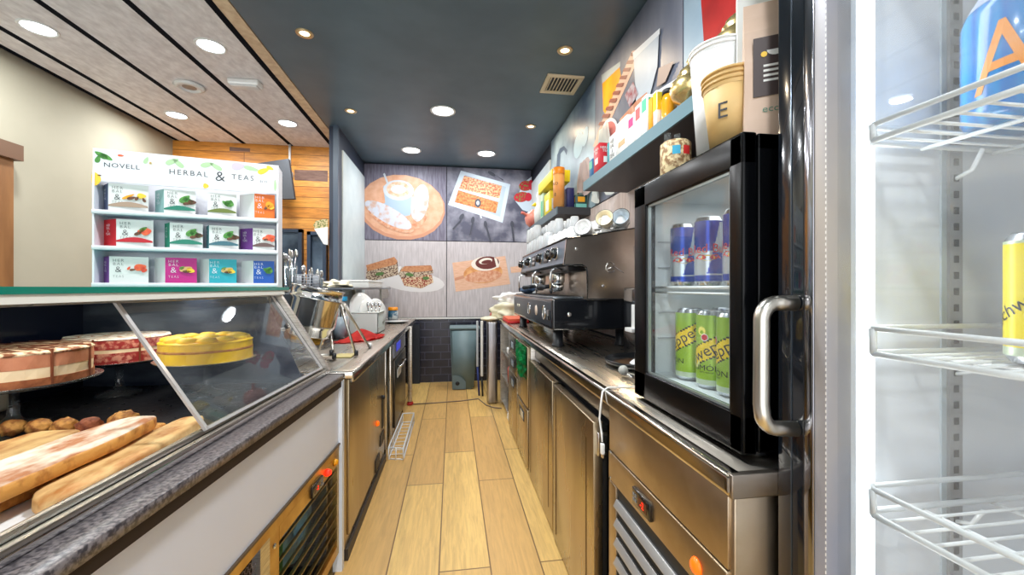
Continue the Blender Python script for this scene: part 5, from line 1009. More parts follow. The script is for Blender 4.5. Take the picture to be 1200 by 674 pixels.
for k,(y,l) in enumerate([(3.9,'brownish bottle on lower shelf of the open steel bay, nearest one'),(4.1,'red and white bottle on lower shelf of the open steel bay, farther one')]):
    tag(obj('bottle',G().lathe([(0,0),(.04,0),(.04,.13),(.018,.17),(.018,.20),(0,.2)],M(f'bay_bottle_{k}',[(140,90,60),(206,90,80)][k],.4),c=(.60,y,.3455))),l,'bottle')
tag(obj('plastic_bag',G().blob((.56,3.87,.055),.03,.08,.055,M('bag_white',(236,232,222),.6),.6,4,3)),'small crumpled white plastic bag on the floor by the open steel bay','bag')
# steel post with padded cream top
ps = thing('steel_post','wide stainless post with padded cream top at far end of right counter','post',(.44,4.56,0))
g=G(); g.box(.385,.502,4.50,4.60,0,.925,M('post_steel',(190,190,196),.3,1.0,c2=(150,148,152),scale=6,stretch=(6,1,.3)),.03,seg=4); obj('post_body',g,ps)
g=G(); g.blob((.42,4.60,.945),.10,.12,.026,CREAM,.25,6,3); obj('padding',g,ps)
bd = thing('folded_board','tall narrow white folded board standing between the grey bin and steel post','board',(.33,4.85,0))
g=G(); g.box(.335,.365,4.82,4.88,.24,.90,WHITEP,.01); g.box(.285,.31,4.86,4.90,.35,.90,M('board_grey',(180,186,192),.4),.008); obj('panel',g,bd)
g=G(); g.tube([(.35,4.85,.24),(.36,4.85,.0)],.012,BLACKP); g.tube([(.30,4.88,.35),(.32,4.88,.0)],.012,M('leg_blue',(40,56,120),.4)); obj('leg',g,bd)
# waste bin
bn = thing('waste_bin','grey green plastic swing bin standing against the dark tiles','bin',(.15,5.32,0))
BIN=M('bin_plastic',(112,134,140),.42,c2=(104,124,130),scale=6)
g=G(); bm=g.bm
A=[(-.150,-.13,0.0),(.118,-.13,0.0),(.118,.13,0.0),(-.150,.13,0.0)]; B=[(-.175,-.15,.77),(.19,-.15,.77),(.19,.15,.77),(-.175,.15,.77)]
t_=bmesh.new(); a=[t_.verts.new(p) for p in A]; b=[t_.verts.new(p) for p in B]; t_.faces.new(a[::-1]); t_.faces.new(b)
for k in range(4): t_.faces.new((a[k],a[(k+1)%4],b[(k+1)%4],b[k]))
bmesh.ops.bevel(t_,geom=t_.edges[:],offset=.018,segments=3,affect='EDGES'); g.merge(t_,BIN,True); obj('bin_body',g,bn,world=False)
g=G(); g.box(-.185,.20,-.16,.16,.765,.80,BIN,.014,seg=3); obj('lid',g,bn,world=False)
g=G(); g.prism([(-.148,-.139,.01),(.02,-.139,.01),(.02,-.139,.10),(-.03,-.140,.16),(-.09,-.141,.185),(-.153,-.142,.19)],(0,-.006,0),M('bin_foot_panel',(96,116,122),.4)); obj('foot_panel',g,bn,world=False)
obj('wheel_hub',G().lathe([(0,.008),(.022,.006),(.026,0),(0,0)],BLACKM,c=(-.085,-.146,.085),axis=(0,-1,0)),bn,world=False)
tag(obj('power_cord',G().tube([(-.44,4.60,.008),(-.2,4.62,.006),(.1,4.66,.006),(.3,4.72,.006),(.37,4.45,.006),(.44,4.35,.006),(.52,4.3,.01)],.006,M('cord_grey',(120,104,90),.5))),'thin grey cord crossing the floor in front of the bin','cord')

# green plastic bag hanging from the drawer edge
def crumple(name,label,x,y0,y1,z0,z1,m,seed,depth=.02,cat='bag',taper=.35):
    g=G(); bm=g.bm; n=18;k=18; rows=[]
    for j in range(k+1):
        v=j/k; row=[]
        for i in range(n+1):
            u=i/n; ww=1-taper*v; yy=(y0+y1)/2+(y1-y0)*(u-.5)*ww-(y1-y0)*.12*v; zz=z1-(z1-z0)*v*(1-.12*mnoise.noise(Vector((u*3,seed,0))))
            xx=x-depth*(.4+.6*math.sin(v*math.pi))*math.sin(u*math.pi)-.016*mnoise.noise(Vector((u*7,v*7,seed)))
            row.append(bm.verts.new((xx,yy,zz)))
        rows.append(row)
    g._f([bm.faces.new((rows[j][i],rows[j][i+1],rows[j+1][i+1],rows[j+1][i])) for j in range(k) for i in range(n)],m,False)
    bmesh.ops.solidify(bm,geom=bm.faces[:],thickness=.003); return tag(obj(name,g),label,cat)
crumple('plastic_bag','crumpled bright green plastic bag hanging over the drawer front on the right',.498,2.72,3.16,.66,.897,M('bag_green',(20,160,84),.3,c2=(10,110,60),scale=16),5,.03)

# ---------------------------------------------------------------- espresso machine
em = thing('espresso_machine','large black and steel two group espresso machine with cups on top','espresso machine',(.82,2.97,ZR))
Y0,Y1=2.24,3.69
g=G(); g.box(.56,1.105,Y0,Y1,1.055,1.235,M('machine_black',(18,20,24),.22,coat=.6),.014,seg=3); obj('base_body',g,em)
g=G(); g.box(.5585,.565,Y0+.03,Y1-.03,1.075,1.215,M('front_fascia',(58,64,72),.35,.4),.002); obj('front_fascia',g,em)
for x in (.625,1.02):
    for y in (Y0+.12,Y1-.14):
        g=G(); g.lathe([(0,0),(.040,0),(.036,.012),(.030,.02),(.032,.106),(0,.106)],M('foot_black',(34,36,40),.35),c=(x,y,ZR+.0003)); obj('foot',g,em)
g=G(); g.box(.575,.75,Y0+.02,Y1-.02,1.235,1.247,M('tray_steel',(160,168,174),.25,.9),.003)
for k in range(40):
    g.box(.585,.74,Y0+.05+k*.0345,Y0+.068+k*.0345,1.2465,1.2485,BLACKM)
obj('drip_tray',g,em)
MIR=M('machine_mirror',(226,214,202),.3,1.0,c2=(186,168,152),scale=3)
g=G(); g.box(.77,1.10,Y0+.02,Y1-.02,1.236,1.575,MIR,.006); obj('back_body',g,em)
side=[(.765,1.232),(1.105,1.232),(1.105,1.655),(.645,1.578),(.628,1.43),(.735,1.428),(.758,1.415),(.765,1.39)]
for ya,yb in ((Y0-.004,Y0+.018),(Y1-.018,Y1+.004)):
    g=G(); g.prism([(x,ya,z) for x,z in side],(0,yb-ya,0),MIR); sp=obj('side_panel',g,em)
    g=G(); g.tube([(x,ya-.002,z) for x,z in side],.0055,BLACKG,closed=True); obj('edge_trim',g,sp)
    for x,z in [(.70,1.52),(.86,1.31)]: obj('screw',G().lathe([(0,.004),(.007,.003),(.009,0)],CHROME,c=(x,ya-.002,z),axis=(0,-1,0)),sp)
g=G(); g.tube(arc((.905,Y0-.006,1.415),.028,30,330,16,(1,0,0),(0,0,1)),.003,CHROME); g.tube([(.875,Y0-.006,1.405),(.93,Y0-.006,1.42),(.985,Y0-.006,1.385)],.003,CHROME); obj('side_emblem',g,em)
obj('side_screw',G().lathe([(0,.006),(.010,.004),(.012,0)],CHROME,c=(.66,Y0,1.145),axis=(0,-1,0)),em)
HD=M('head_slate',(128,142,158),.3,.6)
g=G(); g.prism([(.645,Y0+.02,1.575),(.628,Y0+.02,1.44),(.70,Y0+.02,1.425),(.78,Y0+.02,1.43),(.78,Y0+.02,1.578)],(0,Y1-Y0-.04,0),HD); obj('head_panel',g,em)
g=G(); g.box(.66,.775,Y0+.03,Y1-.03,1.395,1.43,M('head_under_black',(20,20,22),.3),.004); obj('head_underside',g,em)
g=G(); g.box(.65,1.105,Y0,Y1,1.5765,1.585,BLACKM,.002); g.tube([(.645,Y0,1.582),(.645,Y1,1.582)],.006,BLACKG); obj('cup_tray',g,em)
for y in (2.42,2.56,2.86,3.30,3.62):
    kb=obj('steam_knob' if y in (2.42,3.62) else 'control_knob',G().lathe([(0,.045),(.022,.042),(.032,.03),(.034,.008),(.024,0),(0,0)],BLACKG,c=(.634,y,1.508),axis=(-1,0,.12)),em)
    obj('knob_ring',G().lathe([(.036,.002),(.042,.006),(.038,-.002)],CHROME,c=(.632,y,1.508),axis=(-1,0,.12)),kb)
for y in (2.70,3.12):
    g=G(); g.box(.628,.640,y-.06,y+.06,1.465,1.545,M('keypad_dark',(40,44,50),.3,.3),.004)
    for i in range(3):
        for j in range(2): g.box(.625,.629,y-.045+.032*i,y-.022+.032*i,1.48+.03*j,1.50+.03*j,CHROME,.002)
    obj('keypad',g,em)
for y in (2.66,3.22):
    g=G(); g.lathe([(0,0),(.040,0),(.046,-.01),(.046,-.06),(.036,-.075),(0,-.075)],CHROME,c=(.705,y,1.40)); gh=obj('group_head',g,em)
    g=G(); g.lathe([(.030,0),(.042,0),(.042,-.03),(.026,-.05),(0,-.05)],CHROME,c=(.705,y,1.325)); g.tube([(.69,y,1.31),(.68,y,1.285),(.68,y,1.27)],.007,CHROME)
    g.cone((.67,y,1.31),(.575,y,1.30),.012,.017,BLACKP); g.blob((.572,y,1.30),.016,.017,.017,BLACKP,0,sub=2); obj('portafilter',g,gh)
for y in (2.40,3.56):
    g=G(); g.tube([(.66,y,1.41),(.62,y,1.418),(.595,y,1.40),(.588,y,1.36),(.592,y,1.285)],.0075,CHROME,n=10); g.cone((.592,y,1.29),(.593,y,1.262),.010,.006,BLACKP); obj('steam_wand',g,em)
g=G(); g.tube([(.66,2.98,1.41),(.625,2.98,1.42),(.60,2.98,1.40),(.60,2.98,1.33)],.009,CHROME,n=10); obj('water_spout',g,em)
for y,r_,dark in ((2.92,.042,True),(2.43,.042,True)):
    g=G(); g.lathe([(r_,0),(r_*1.05,.006),(r_*.9,.008),(r_*.86,0)],CHROME,c=(.5585,y,1.148),axis=(-1,0,0)); g.lathe([(0,.003),(r_*.88,.003),(r_*.88,0)],M('gauge_face',(206,210,212),.3),c=(.5585,y,1.148),axis=(-1,0,0)); g.box(.553,.555,y-.004,y+.004,1.12,1.17,BLACKM); obj('pressure_gauge',g,em)
obj('maker_emblem',G().lathe([(0,.004),(.032,.004),(.034,0),(0,0)],M('emblem_cream',(226,206,190),.4,.2),c=(.5585,2.67,1.148),axis=(-1,0,0)),em)
g=G(); g.box(.552,.5585,2.28,2.34,1.11,1.17,BLACKG,.003); obj('power_switch',g,em)
g=G(); g.lathe([(0,.004),(.011,.004),(.012,0)],M('lamp_cream',(230,220,200),.3),c=(.5585,3.36,1.15),axis=(-1,0,0)); g.lathe([(0,.004),(.011,.004),(.012,0)],M('lamp_cream'),c=(.5585,3.44,1.15),axis=(-1,0,0)); obj('indicator_lamp',g,em)
# cups and glasses on the machine
def glass_proto(label):
    t=thing('espresso_glass',label,'glass',(0,0,0),group='upturned glasses on the espresso machine')
    obj('glass_body',G().lathe([(.038,0),(.040,.002),(.031,.108),(.027,.115),(0,.116)],M('frosted_glassware',(238,243,246),.08,trans=.3,coat=.5),n=18),t,world=False); return t
gp=None; k=0
for y in [3.60,3.50,3.40,3.30,3.19,3.08,2.97,2.86]:
    for x in (.70,.79,.88):
        for lv in (0,1):
            if lv and (y<2.95 and x<.85): continue
            if lv and x<.75 and y<3.3: continue
            lab = 'clear upturned glass stacked on a second one, on the espresso machine' if lv else 'clear upturned glass standing on the espresso machine top'
            if gp is None: gp=glass_proto(lab); c=gp
            else: c=copy_tree(gp); c['label']=lab
            c.location=(x+.006*math.sin(k*3),y+.006*math.cos(k*5),1.5855+lv*.1165); c.rotation_euler.z=k; k+=1
def cup_proto():
    t=thing('coffee_cup','white upturned coffee cup in the rows on the espresso machine','cup',(0,0,0),group='white cups on the espresso machine')
    obj('cup_body',G().lathe([(.040,0),(.044,.001),(.046,.006),(.043,.03),(.030,.060),(.024,.064),(.024,.070),(0,.070)],PORC,n=22),t,world=False)
    obj('handle',G().tube(arc((.040,0,.034),.017,-80,80,7,(1,0,0),(0,0,1)),.005,PORC,n=6),t,world=False); return t
cp=None; k=0
for y in [2.74,2.63,2.52,2.41,2.30]:
    for x in (.70,.80,.90,1.0):
        for lv in (0,1):
            if lv and x<.85: continue
            if cp is None: cp=cup_proto(); c=cp
            else: c=copy_tree(cp)
            if lv: c['label']='white upturned coffee cup in the upper layer on the espresso machine'
            c.location=(x+.006*math.sin(k*3),y+.006*math.cos(k*5),1.5855+lv*.0705); c.rotation_euler.z=k*1.3; k+=1
def leaning(label,x,y,m,z=1.5855,a=.5):
    t=thing('coffee_cup',label,'cup',(x,y,z)); ax=Vector((-.55,-.75,.35)).normalized()
    obj('cup_body',G().lathe([(0,-.045),(.026,-.045),(.028,-.038),(.044,-.01),(.050,.03),(.052,.034),(.047,.034),(.040,-.005),(.020,-.03),(0,-.03)],m,c=(0,0,.052),axis=ax,n=26),t,world=False)
    obj('rim',G().tube([Vector((0,0,.052))+ax*.034+ (ax.orthogonal().normalized()*math.cos(2*math.pi*i/24)+ax.cross(ax.orthogonal().normalized())*math.sin(2*math.pi*i/24))*.0515 for i in range(24)],.0016,M('cup_rim_line',(70,74,76),.4),closed=True,n=5),t,world=False)
leaning('cream coloured cup lying on its side on the espresso machine',.885,2.26,M('porcelain_cream',(246,232,196),.2),z=1.64)
leaning('pale blue cup on its side on the machine, nearest to the drinks fridge',.985,2.262,M('porcelain_blue',(222,234,242),.2),z=1.65)
leaning('white cup lying on its side at front edge of the machine top',.76,2.27,PORC)
# grinder half hidden by the drinks fridge
gd=thing('coffee_grinder','black coffee grinder with brass hopper collar, half hidden by the drinks fridge','grinder',(1.0,1.92,ZR))
g=G(); g.box(.90,1.09,1.82,2.05,ZR+.0005,1.30,BLACKG,.012); obj('grinder_body',g,gd)
g=G(); g.lathe([(0,0),(.06,0),(.075,.03),(.09,.18),(.05,.19),(0,.19)],VESSEL,c=(1.0,1.93,1.33)); obj('hopper',g,gd)
g=G(); g.lathe([(.05,0),(.07,.0),(.07,.03),(.05,.03)],BR,c=(1.0,1.93,1.30)); obj('collar',g,gd)
g=G(); g.box(.86,.905,1.86,1.94,1.08,1.10,WHITEP,.003); g.box(.895,.905,1.86,1.94,1.08,1.215,WHITEP,.003); obj('fork_bracket',g,gd)

# ---- things on the right worktop
tr=thing('round_tray','round dark tray with a white cloth on right worktop before the drinks fridge','tray',(.86,1.72,ZR+.0005))
obj('tray_dish',G().lathe([(0,0),(.15,0),(.175,.012),(.18,.028),(.172,.028),(.165,.014),(.14,.005),(0,.005)],M('tray_black',(30,32,34),.2,.3),n=44),tr,world=False)
obj('inner_face',G().lathe([(0,.0052),(.14,.0056),(.12,.007),(0,.007)],M('tray_brown',(96,60,36),.25,.6,c2=(150,120,90),scale=6)),tr,world=False)
g=G(); g.blob((0,0,.016),.105,.075,.017,M('white_napkin',(236,236,236),.6),.15,4,3,seed=2,rot=.5); o=obj('folded_napkin',g,world=False); o.location=(.86,1.66,ZR+.0085); tag(o,'folded white cloth on the round dark tray','cloth')
t=thing('glass_stopper','small faceted clear stopper lying on right worktop before the round tray','stopper',(.66,1.50,ZR+.0005))
obj('ball',G().blob((0,0,.027),.020,.020,.020,M('crystal',(236,236,226),.05,trans=.5),0,sub=2),t,world=False); obj('stem',G().cone((.004,-.01,.016),(.02,-.045,.008),.007,.006,CHROME),t,world=False)
g=G(); g.tube([(.80,1.33,ZR+.004),(.66,1.335,ZR+.004),(.56,1.335,ZR+.004),(.528,1.33,ZR+.006),(.508,1.325,ZR-.006),(.502,1.325,.90),(.501,1.335,.85),(.506,1.328,.80),(.504,1.318,.775)],.0036,WHITEP,n=8)
cb=obj('charging_cable',g); tag(cb,'white charging cable drooping over front lip of the right worktop','cable')
t=thing('cable_plug','small white plug at the end of the drooping charging cable','plug',(.504,1.315,.735)); obj('plug_body',G().box(-.006,.006,-.008,.008,0,.036,WHITEP,.003),t,world=False); obj('metal_tip',G().box(-.003,.003,-.005,.005,-.012,0,CHROME),t,world=False)
for k,(m,z,l) in enumerate([(M('board_orange',(214,96,62),.5),0,'red'),(M('board_red',(200,36,36),.5),.0,'orange')]): pass
tag(obj('cutting_board',G().box(.535,.74,3.88,4.32,ZR+.0003,ZR+.022,M('board_red',(206,36,40),.5),.004)),'red cutting board under an orange one at far end of right worktop','cutting board')
tag(obj('cutting_board',G().box(.54,.74,3.90,4.34,ZR+.0225,ZR+.045,M('board_orange',(216,104,74),.5),.004)),'orange cutting board on top of the red one beside the espresso machine','cutting board')
pile('plastic_sack','bulging cream plastic sack of bread at far end of right worktop',(.66,4.66,ZR+.0005),M('sack_cream',(232,228,204),.5,c2=(214,206,176),scale=6,bump=.3),9,.20,.17,.10,cat='sack')
pile('paper_wrap','crumpled white paper on top of the cream plastic sack',(.66,4.66,ZR+.16),M('paper_crisp',(240,240,238),.6),4,.15,.12,.075,cat='paper')
t=thing('condiment_bottle','small jar with green lid and red label beside the cream sack','bottle',(.47,4.82,ZR+.0005)); 
obj('bottle_body',G().lathe([(0,0),(.03,0),(.03,.04),(.026,.055),(0,.055)],M('label_redwhite',(214,60,60),.4,c2=(236,226,220),scale=30)),t,world=False); obj('cap',G().lathe([(0,.055),(.034,.06),(.036,.10),(0,.115)],M('cap_olive',(120,120,40),.5,c2=(60,60,30),scale=20)),t,world=False)
for k,(y,m,h,l) in enumerate([(4.0,M('jar_dark',(36,34,32),.4),.20,'tall dark jar behind the far end of the espresso machine'),(3.86,M('jar_yellow',(230,200,90),.4),.27,'yellow labelled jar behind the far end of the espresso machine'),(4.14,M('jar_olive',(196,180,90),.5),.17,'olive yellow packet beside the cream plastic sack')]):
    t=thing('storage_jar',l,'jar',(.78+.05*k,y,ZR+.0005)); obj('jar_body',G().lathe([(0,0),(.05,0),(.05,h*.8),(.04,h*.9),(0,h*.9)],m),t,world=False); obj('lid',G().lathe([(0,h*.9),(.042,h*.9),(.042,h),(0,h)],WHITEP),t,world=False)
t=thing('folded_cloth','slate blue cloth lying on the drip tray of the espresso machine','cloth',(.65,3.45,1.249)); obj('cloth_body',G().blob((0,0,.034),.06,.13,.032,M('cloth_slate',(70,90,116),.8,bump=.3,bscale=30),.4,4,3),t,world=False)

# ---------------------------------------------------------------- countertop drinks fridge
fg=thing('drinks_fridge','black glass door countertop fridge filled with drink cans on right worktop','fridge',(.82,.98,ZR))
FX0,FX1,FY0,FY1,FZ0,FZ1=.61,1.08,.735,1.225,.965,1.612
LIN=M('fridge_liner',(222,228,230),.4)
BLK=M('fridge_black',(6,7,9),.22,spec=.25)
g=G(); g.box(FX0,FX1,FY0,FY0+.025,FZ0,FZ1,BLK,.004); g.box(FX0,FX1,FY1-.025,FY1,FZ0,FZ1,BLK,.004); g.box(FX0,FX1,FY0,FY1,FZ1-.035,FZ1,BLK,.004); g.box(FX0,FX1,FY0,FY1,FZ0,FZ0+.05,BLK,.004); g.box(FX1-.02,FX1,FY0,FY1,FZ0,FZ1,BLK,.004)
obj('cabinet',g,fg)
g=G(); g.box(FX0+.005,FX1-.02,FY0+.025,FY0+.031,FZ0+.05,FZ1-.035,LIN); g.box(FX0+.005,FX1-.02,FY1-.031,FY1-.025,FZ0+.05,FZ1-.035,LIN); g.box(FX1-.03,FX1-.02,FY0+.03,FY1-.03,FZ0+.05,FZ1-.035,LIN); g.box(FX0+.005,FX1-.02,FY0+.03,FY1-.03,FZ0+.05,FZ0+.068,LIN); g.box(FX0+.005,FX1-.02,FY0+.03,FY1-.03,FZ1-.045,FZ1-.035,LIN)
for z in (1.14,1.22,1.36,1.44): g.box(FX0+.03,FX1-.05,FY1-.036,FY1-.031,z,z+.004,M('liner_groove',(176,182,186),.4)); g.box(FX1-.034,FX1-.03,FY0+.03,FY1-.03,z,z+.004,M('liner_groove'))
obj('inner_liner',g,fg)
d_=G()
DX0,DX1=.575,.608
for a in [(FY0,FY0+.042,FZ0-.003,FZ1+.002),(FY1-.078,FY1,FZ0-.003,FZ1+.002),(FY0,FY1,FZ1-.066,FZ1+.002),(FY0,FY1,FZ0-.003,FZ0+.078)]: d_.box(DX0,DX1,*a,BLK,.006,seg=3)
dr=obj('door',d_,fg)
g=G(); 
for a in [(FY0+.042,FY0+.048,FZ0+.075,FZ1-.066),(FY1-.086,FY1-.078,FZ0+.075,FZ1-.066),(FY0+.042,FY1-.078,FZ1-.072,FZ1-.066),(FY0+.042,FY1-.078,FZ0+.075,FZ0+.083)]: g.box(DX0+.006,DX0+.014,*a,M('pane_spacer',(150,160,160),.3,.6))
obj('pane_spacer',g,dr)
g=G(); g.box(DX0+.012,DX0+.016,FY0+.042,FY1-.078,FZ0+.078,FZ1-.066,pane_mat('fridge_pane',(.96,.98,.98),1.0,.03)); obj('glass',g,dr)
for x in (.64,1.04):
    for y in (.78,1.18): obj('foot',G().lathe([(0,0),(.024,0),(.024,.016),(0,.016)],BLACKP,c=(x,y,ZR+.0003)),fg)
g=G(); g.tube([(.63,FY0+.031,1.30),(.63,FY1-.031,1.30)],.004,WHITEW); g.tube([(.63,FY0+.031,1.285),(.63,FY1-.031,1.285)],.003,WHITEW)
for k in range(17): g.tube([(.63,.775+.0255*k,1.30),(1.04,.775+.0255*k,1.30)],.0025,WHITEW,n=6)
g.tube([(1.04,FY0+.031,1.30),(1.04,FY1-.031,1.30)],.004,WHITEW)
obj('wire_shelf',g,fg)
gl=bpy.data.lights.new('fridge_lamp','AREA'); gl.shape='RECTANGLE'; gl.size=.3; gl.size_y=.2; gl.energy=.45; gl.color=(.93,.98,1)
o=bpy.data.objects.new('fridge_lamp',gl); COL.objects.link(o); o.location=(.80,.98,1.56)
ALU=M('can_aluminium',(206,210,214),.22,.9)
def can(name,label,x,y,z,r,h,paint,group,face,txt,dt=None):
    t=thing(name,label,'can',(x,y,z),0,group)
    a0=math.atan2(-y,-x)+face
    g=G(); bm=g.bm; n=64; k=40; rows=[]
    for j in range(k+1):
        zz=.012+(h-.024)*j/k; rows.append([bm.verts.new((r*math.cos(a0+2*math.pi*i/n),r*math.sin(a0+2*math.pi*i/n),zz)) for i in range(n)])
    for j in range(k):
        for i in range(n):
            u=(i+.5)/n*2*math.pi; u=u-2*math.pi if u>math.pi else u
            f=bm.faces.new((rows[j][i],rows[j][(i+1)%n],rows[j+1][(i+1)%n],rows[j+1][i])); g._f([f],paint(u*r/h,(j+.5)/k),True)
    obj('printed_body',g,t,world=False)
    g=G(); g.lathe([(0,.004),(r*.7,.003),(r*.78,0),(r*.84,.002),(r,.012)],ALU); g.lathe([(r,h-.012),(r*.86,h-.002),(r*.84,h),(r*.80,h-.001),(r*.78,h-.006),(0,h-.006)],ALU); obj('metal_ends',g,t,world=False)
    g=G()
    for (s,sz,m,du,v,ang,sq) in txt:
        ca,sa=math.cos(ang),math.sin(ang)
        g.text(s,(0,0,h*v),sz,m,wrap=((0,0),r+.0006,a0+du*h/r),fn=lambda X_,Y_,ca=ca,sa=sa:(X_*ca-Y_*sa,X_*sa+Y_*ca),squash=sq)
    obj('lettering',g,t,world=False)
    if dt: dt(t,a0,r,h)
    return t
RBB=M('can_blue',(30,70,176),.25,.5); RBS=M('can_silver',(206,214,224),.25,.6); RBR=M('can_red_text',(200,14,36),.35); RBY=M('can_gold_sun',(244,196,60),.35)
def rbpaint(u,v):
    if v<.09 or v>.975: return RBB
    if v<.12: return RBS
    s=.07+(v-.5)*.22
    up=v>.50-(u*.12)
    left=u<s
    if abs(u)>.52: left=not left
    return RBB if (left==up) else RBS
def bulls(t,a0,r,h):
    g=G()
    def P_(u,v): a=a0+u*h/r; return (math.cos(a)*(r+.0007),math.sin(a)*(r+.0007),v*h)
    g.flat([P_(.09*math.cos(k*.5236),.40+.045*math.sin(k*.5236)) for k in range(12)],(0,0,0),RBY)
    for s_ in (-1,1):
        g.flat([Vector(P_(s_*u,v))*1.0+Vector((math.cos(a0)*.0006,math.sin(a0)*.0006,0)) for u,v in [(.02,.40),(.05,.44),(.12,.455),(.17,.42),(.19,.385),(.14,.40),(.10,.375),(.06,.38)]],(0,0,0),RBR)
    obj('bulls_emblem',g,t,world=False)
for k,(y,l) in enumerate([(1.122,'blue and silver energy drink can on fridge shelf, farthest of the three'),(1.0,'blue and silver energy drink can in middle of fridge shelf'),(.882,'blue and silver energy drink can on fridge shelf, nearest and half behind door frame')]):
    can('energy_drink_can',l,.68,y,1.3045,.0345,.183,rbpaint,'energy drink cans on the fridge shelf',[.12,-.02,-.25][k],[('Red Bull',.033,RBR,.02,.53,0,1.0)],bulls)
SGM=M('can_lime',(170,206,60),.3,.3,c2=(150,190,46),scale=12); SYL=M('can_yellow_band',(250,216,20),.3,.2); SBK=M('can_black',(26,26,22),.35)
def swpaint(u,v):
    d=v-(.48+u*.62)
    if abs(d)<.125: return SYL
    if abs(d)<.145: return SBK
    if v<.08: return M('can_pale_base',(206,220,190),.3,.3)
    return SGM
def swdeco(t,a0,r,h):
    g=G()
    def P_(u,v,e=.0007): a=a0+u*h/r; return (math.cos(a)*(r+e),math.sin(a)*(r+e),v*h)
    for c,rad,m,e in [((-.04,.74),.055,M('can_lemon_yellow',(246,236,110),.35),.0007),((.0,.66),.048,WH,.0010),((.0,.66),.038,RBR,.0013),((-.14,.33),.07,M('can_lemon_pale',(230,232,150),.35),.0007)]:
        g.flat([P_(c[0]+rad*math.cos(k*.5236),c[1]+rad*math.sin(k*.5236),e) for k in range(12)],(0,0,0),m)
    obj('printed_fruit',g,t,world=False)
for k,(y,l,fc_) in enumerate([(1.095,'lime green and yellow soda can on fridge floor, farthest of the three',-1.5),(.993,'lime green and yellow soda can on fridge floor, middle and most visible',-.45),(.908,'lime green and yellow soda can on fridge floor, nearest and cut by door frame',-1.4)]):
    can('soda_can',l,.685,y,1.0335,.038,.206,swpaint,'lime soda cans on the fridge floor',fc_,[('Schweppes',.044,SBK,.0,.475,.555,1.0),('LIMÓN',.020,SBK,.02,.27,0,1.25),('zero azúcar',.008,SBK,.02,.22,0,1.0)],swdeco)
for k,y in enumerate((1.10,1.01)):
    can('soda_can',['lime green soda can in back row of the fridge floor, farther one','lime green soda can in back row of the fridge floor, nearer one'][k],.80,y,1.0335,.038,.206,swpaint,'lime soda cans on the fridge floor',.3,[('Schweppes',.044,SBK,.0,.475,.555,1.0)])

# ---- on top of the drinks fridge
ZF=1.6145
def cupstack(label,x,y,rt,rb,h,n,m,cat='cup',txt=None):
    t=thing('paper_cup_stack',label,'paper cups',(x,y,ZF))
    H_=h
    g=G(); g.lathe([(0,0.002),(rb*.92,0.002),(rb,0),(rt,H_),(rt*.96,H_),(rb*.9,.01),(0,.01)],m,n=40); cup=obj('outer_cup',g,t,world=False)
    for k in range(n):
        z=H_+.011*k; g=G(); g.tube([(rt*math.cos(2*math.pi*i/40)*(1+.012*k),rt*math.sin(2*math.pi*i/40)*(1+.012*k),z) for i in range(40)],.0035,m,closed=True,n=6); g.lathe([(rt*.99,z-.012),(rt*1.0,z+.001)],m,n=40); obj('rim',g,t,world=False)
    if txt: g=G(); g.text(txt,(0,0,H_*.52),.05,INK,wrap=((0,0),(rt+rb)/2+.0035,math.atan2(-y,-x)-.35)); obj('lettering',g,t,world=False)
    return t
KR=M('kraft_card',(216,182,122),.6,c2=(204,168,108),scale=14); PCW=M('paper_cup_white',(240,240,240),.5)
cupstack('stack of kraft paper cups marked E on top of the drinks fridge',.635,.845,.062,.046,.142,3,KR,txt='E')
cupstack('taller stack of white paper cups behind the kraft cups on drinks fridge',.705,.985,.074,.055,.30,2,PCW)
t=thing('candle_jar','short pebble patterned jar with blue and red stickers on drinks fridge','jar',(.665,1.135,ZF))
PEB=M('pebble_print',(226,206,160),.6,c2=(140,104,66),scale=70,lo=.42,hi=.56,bump=.3)
obj('jar_body',G().lathe([(0,0),(.038,0),(.044,.01),(.044,.115),(.036,.122),(0,.122)],PEB),t,world=False)
g=G(); a=math.atan2(-1.135,-.665)
for da,m in ((.05,M('sticker_blue',(60,180,220),.4)),(.75,M('sticker_red',(220,50,50),.4))):
    p=[(math.cos(a+da+q)*.0448,math.sin(a+da+q)*.0448,z) for q,z in [(-.25,.075),(0,.075),(.25,.075),(.25,.10),(0,.10),(-.25,.10)]]; g.flat(p,(0,0,0),m)
obj('sticker',g,t,world=False)
for dx in (-.02,.012): obj('glass_tube',G().tube([(dx,.01,.122),(dx,.01,.15)],.010,VESSEL),t,world=False)
def bag(name,label,x,y,w_,d,h,m,rot,parts):
    t=thing(name,label,'bag',(x,y,ZF),rot)
    g=G(); bm=g.bm; prof=[(0,1,1),(.12,1.02,1.05),(.55,1.0,.95),(.78,1.0,.55),(.9,1.0,.15),(1,1.0,.06)]; rings=[]
    for v,sw,sd in prof:
        a=w_/2*sw;b=d/2*sd; rings.append([bm.verts.new((p,q,v*h)) for p,q in [(-a,-b),(-a*.33,-b*1.08),(a*.33,-b*1.05),(a,-b),(a,b),(-a,b)]])
    fs=[bm.faces.new((A[k],A[(k+1)%6],B[(k+1)%6],B[k])) for A,B in zip(rings,rings[1:]) for k in range(6)]+[bm.faces.new(rings[0][::-1]),bm.faces.new(rings[-1])]
    g._f(fs,m,False); obj('bag_body',g,t,world=False)
    parts(t,w_,d,h); return t
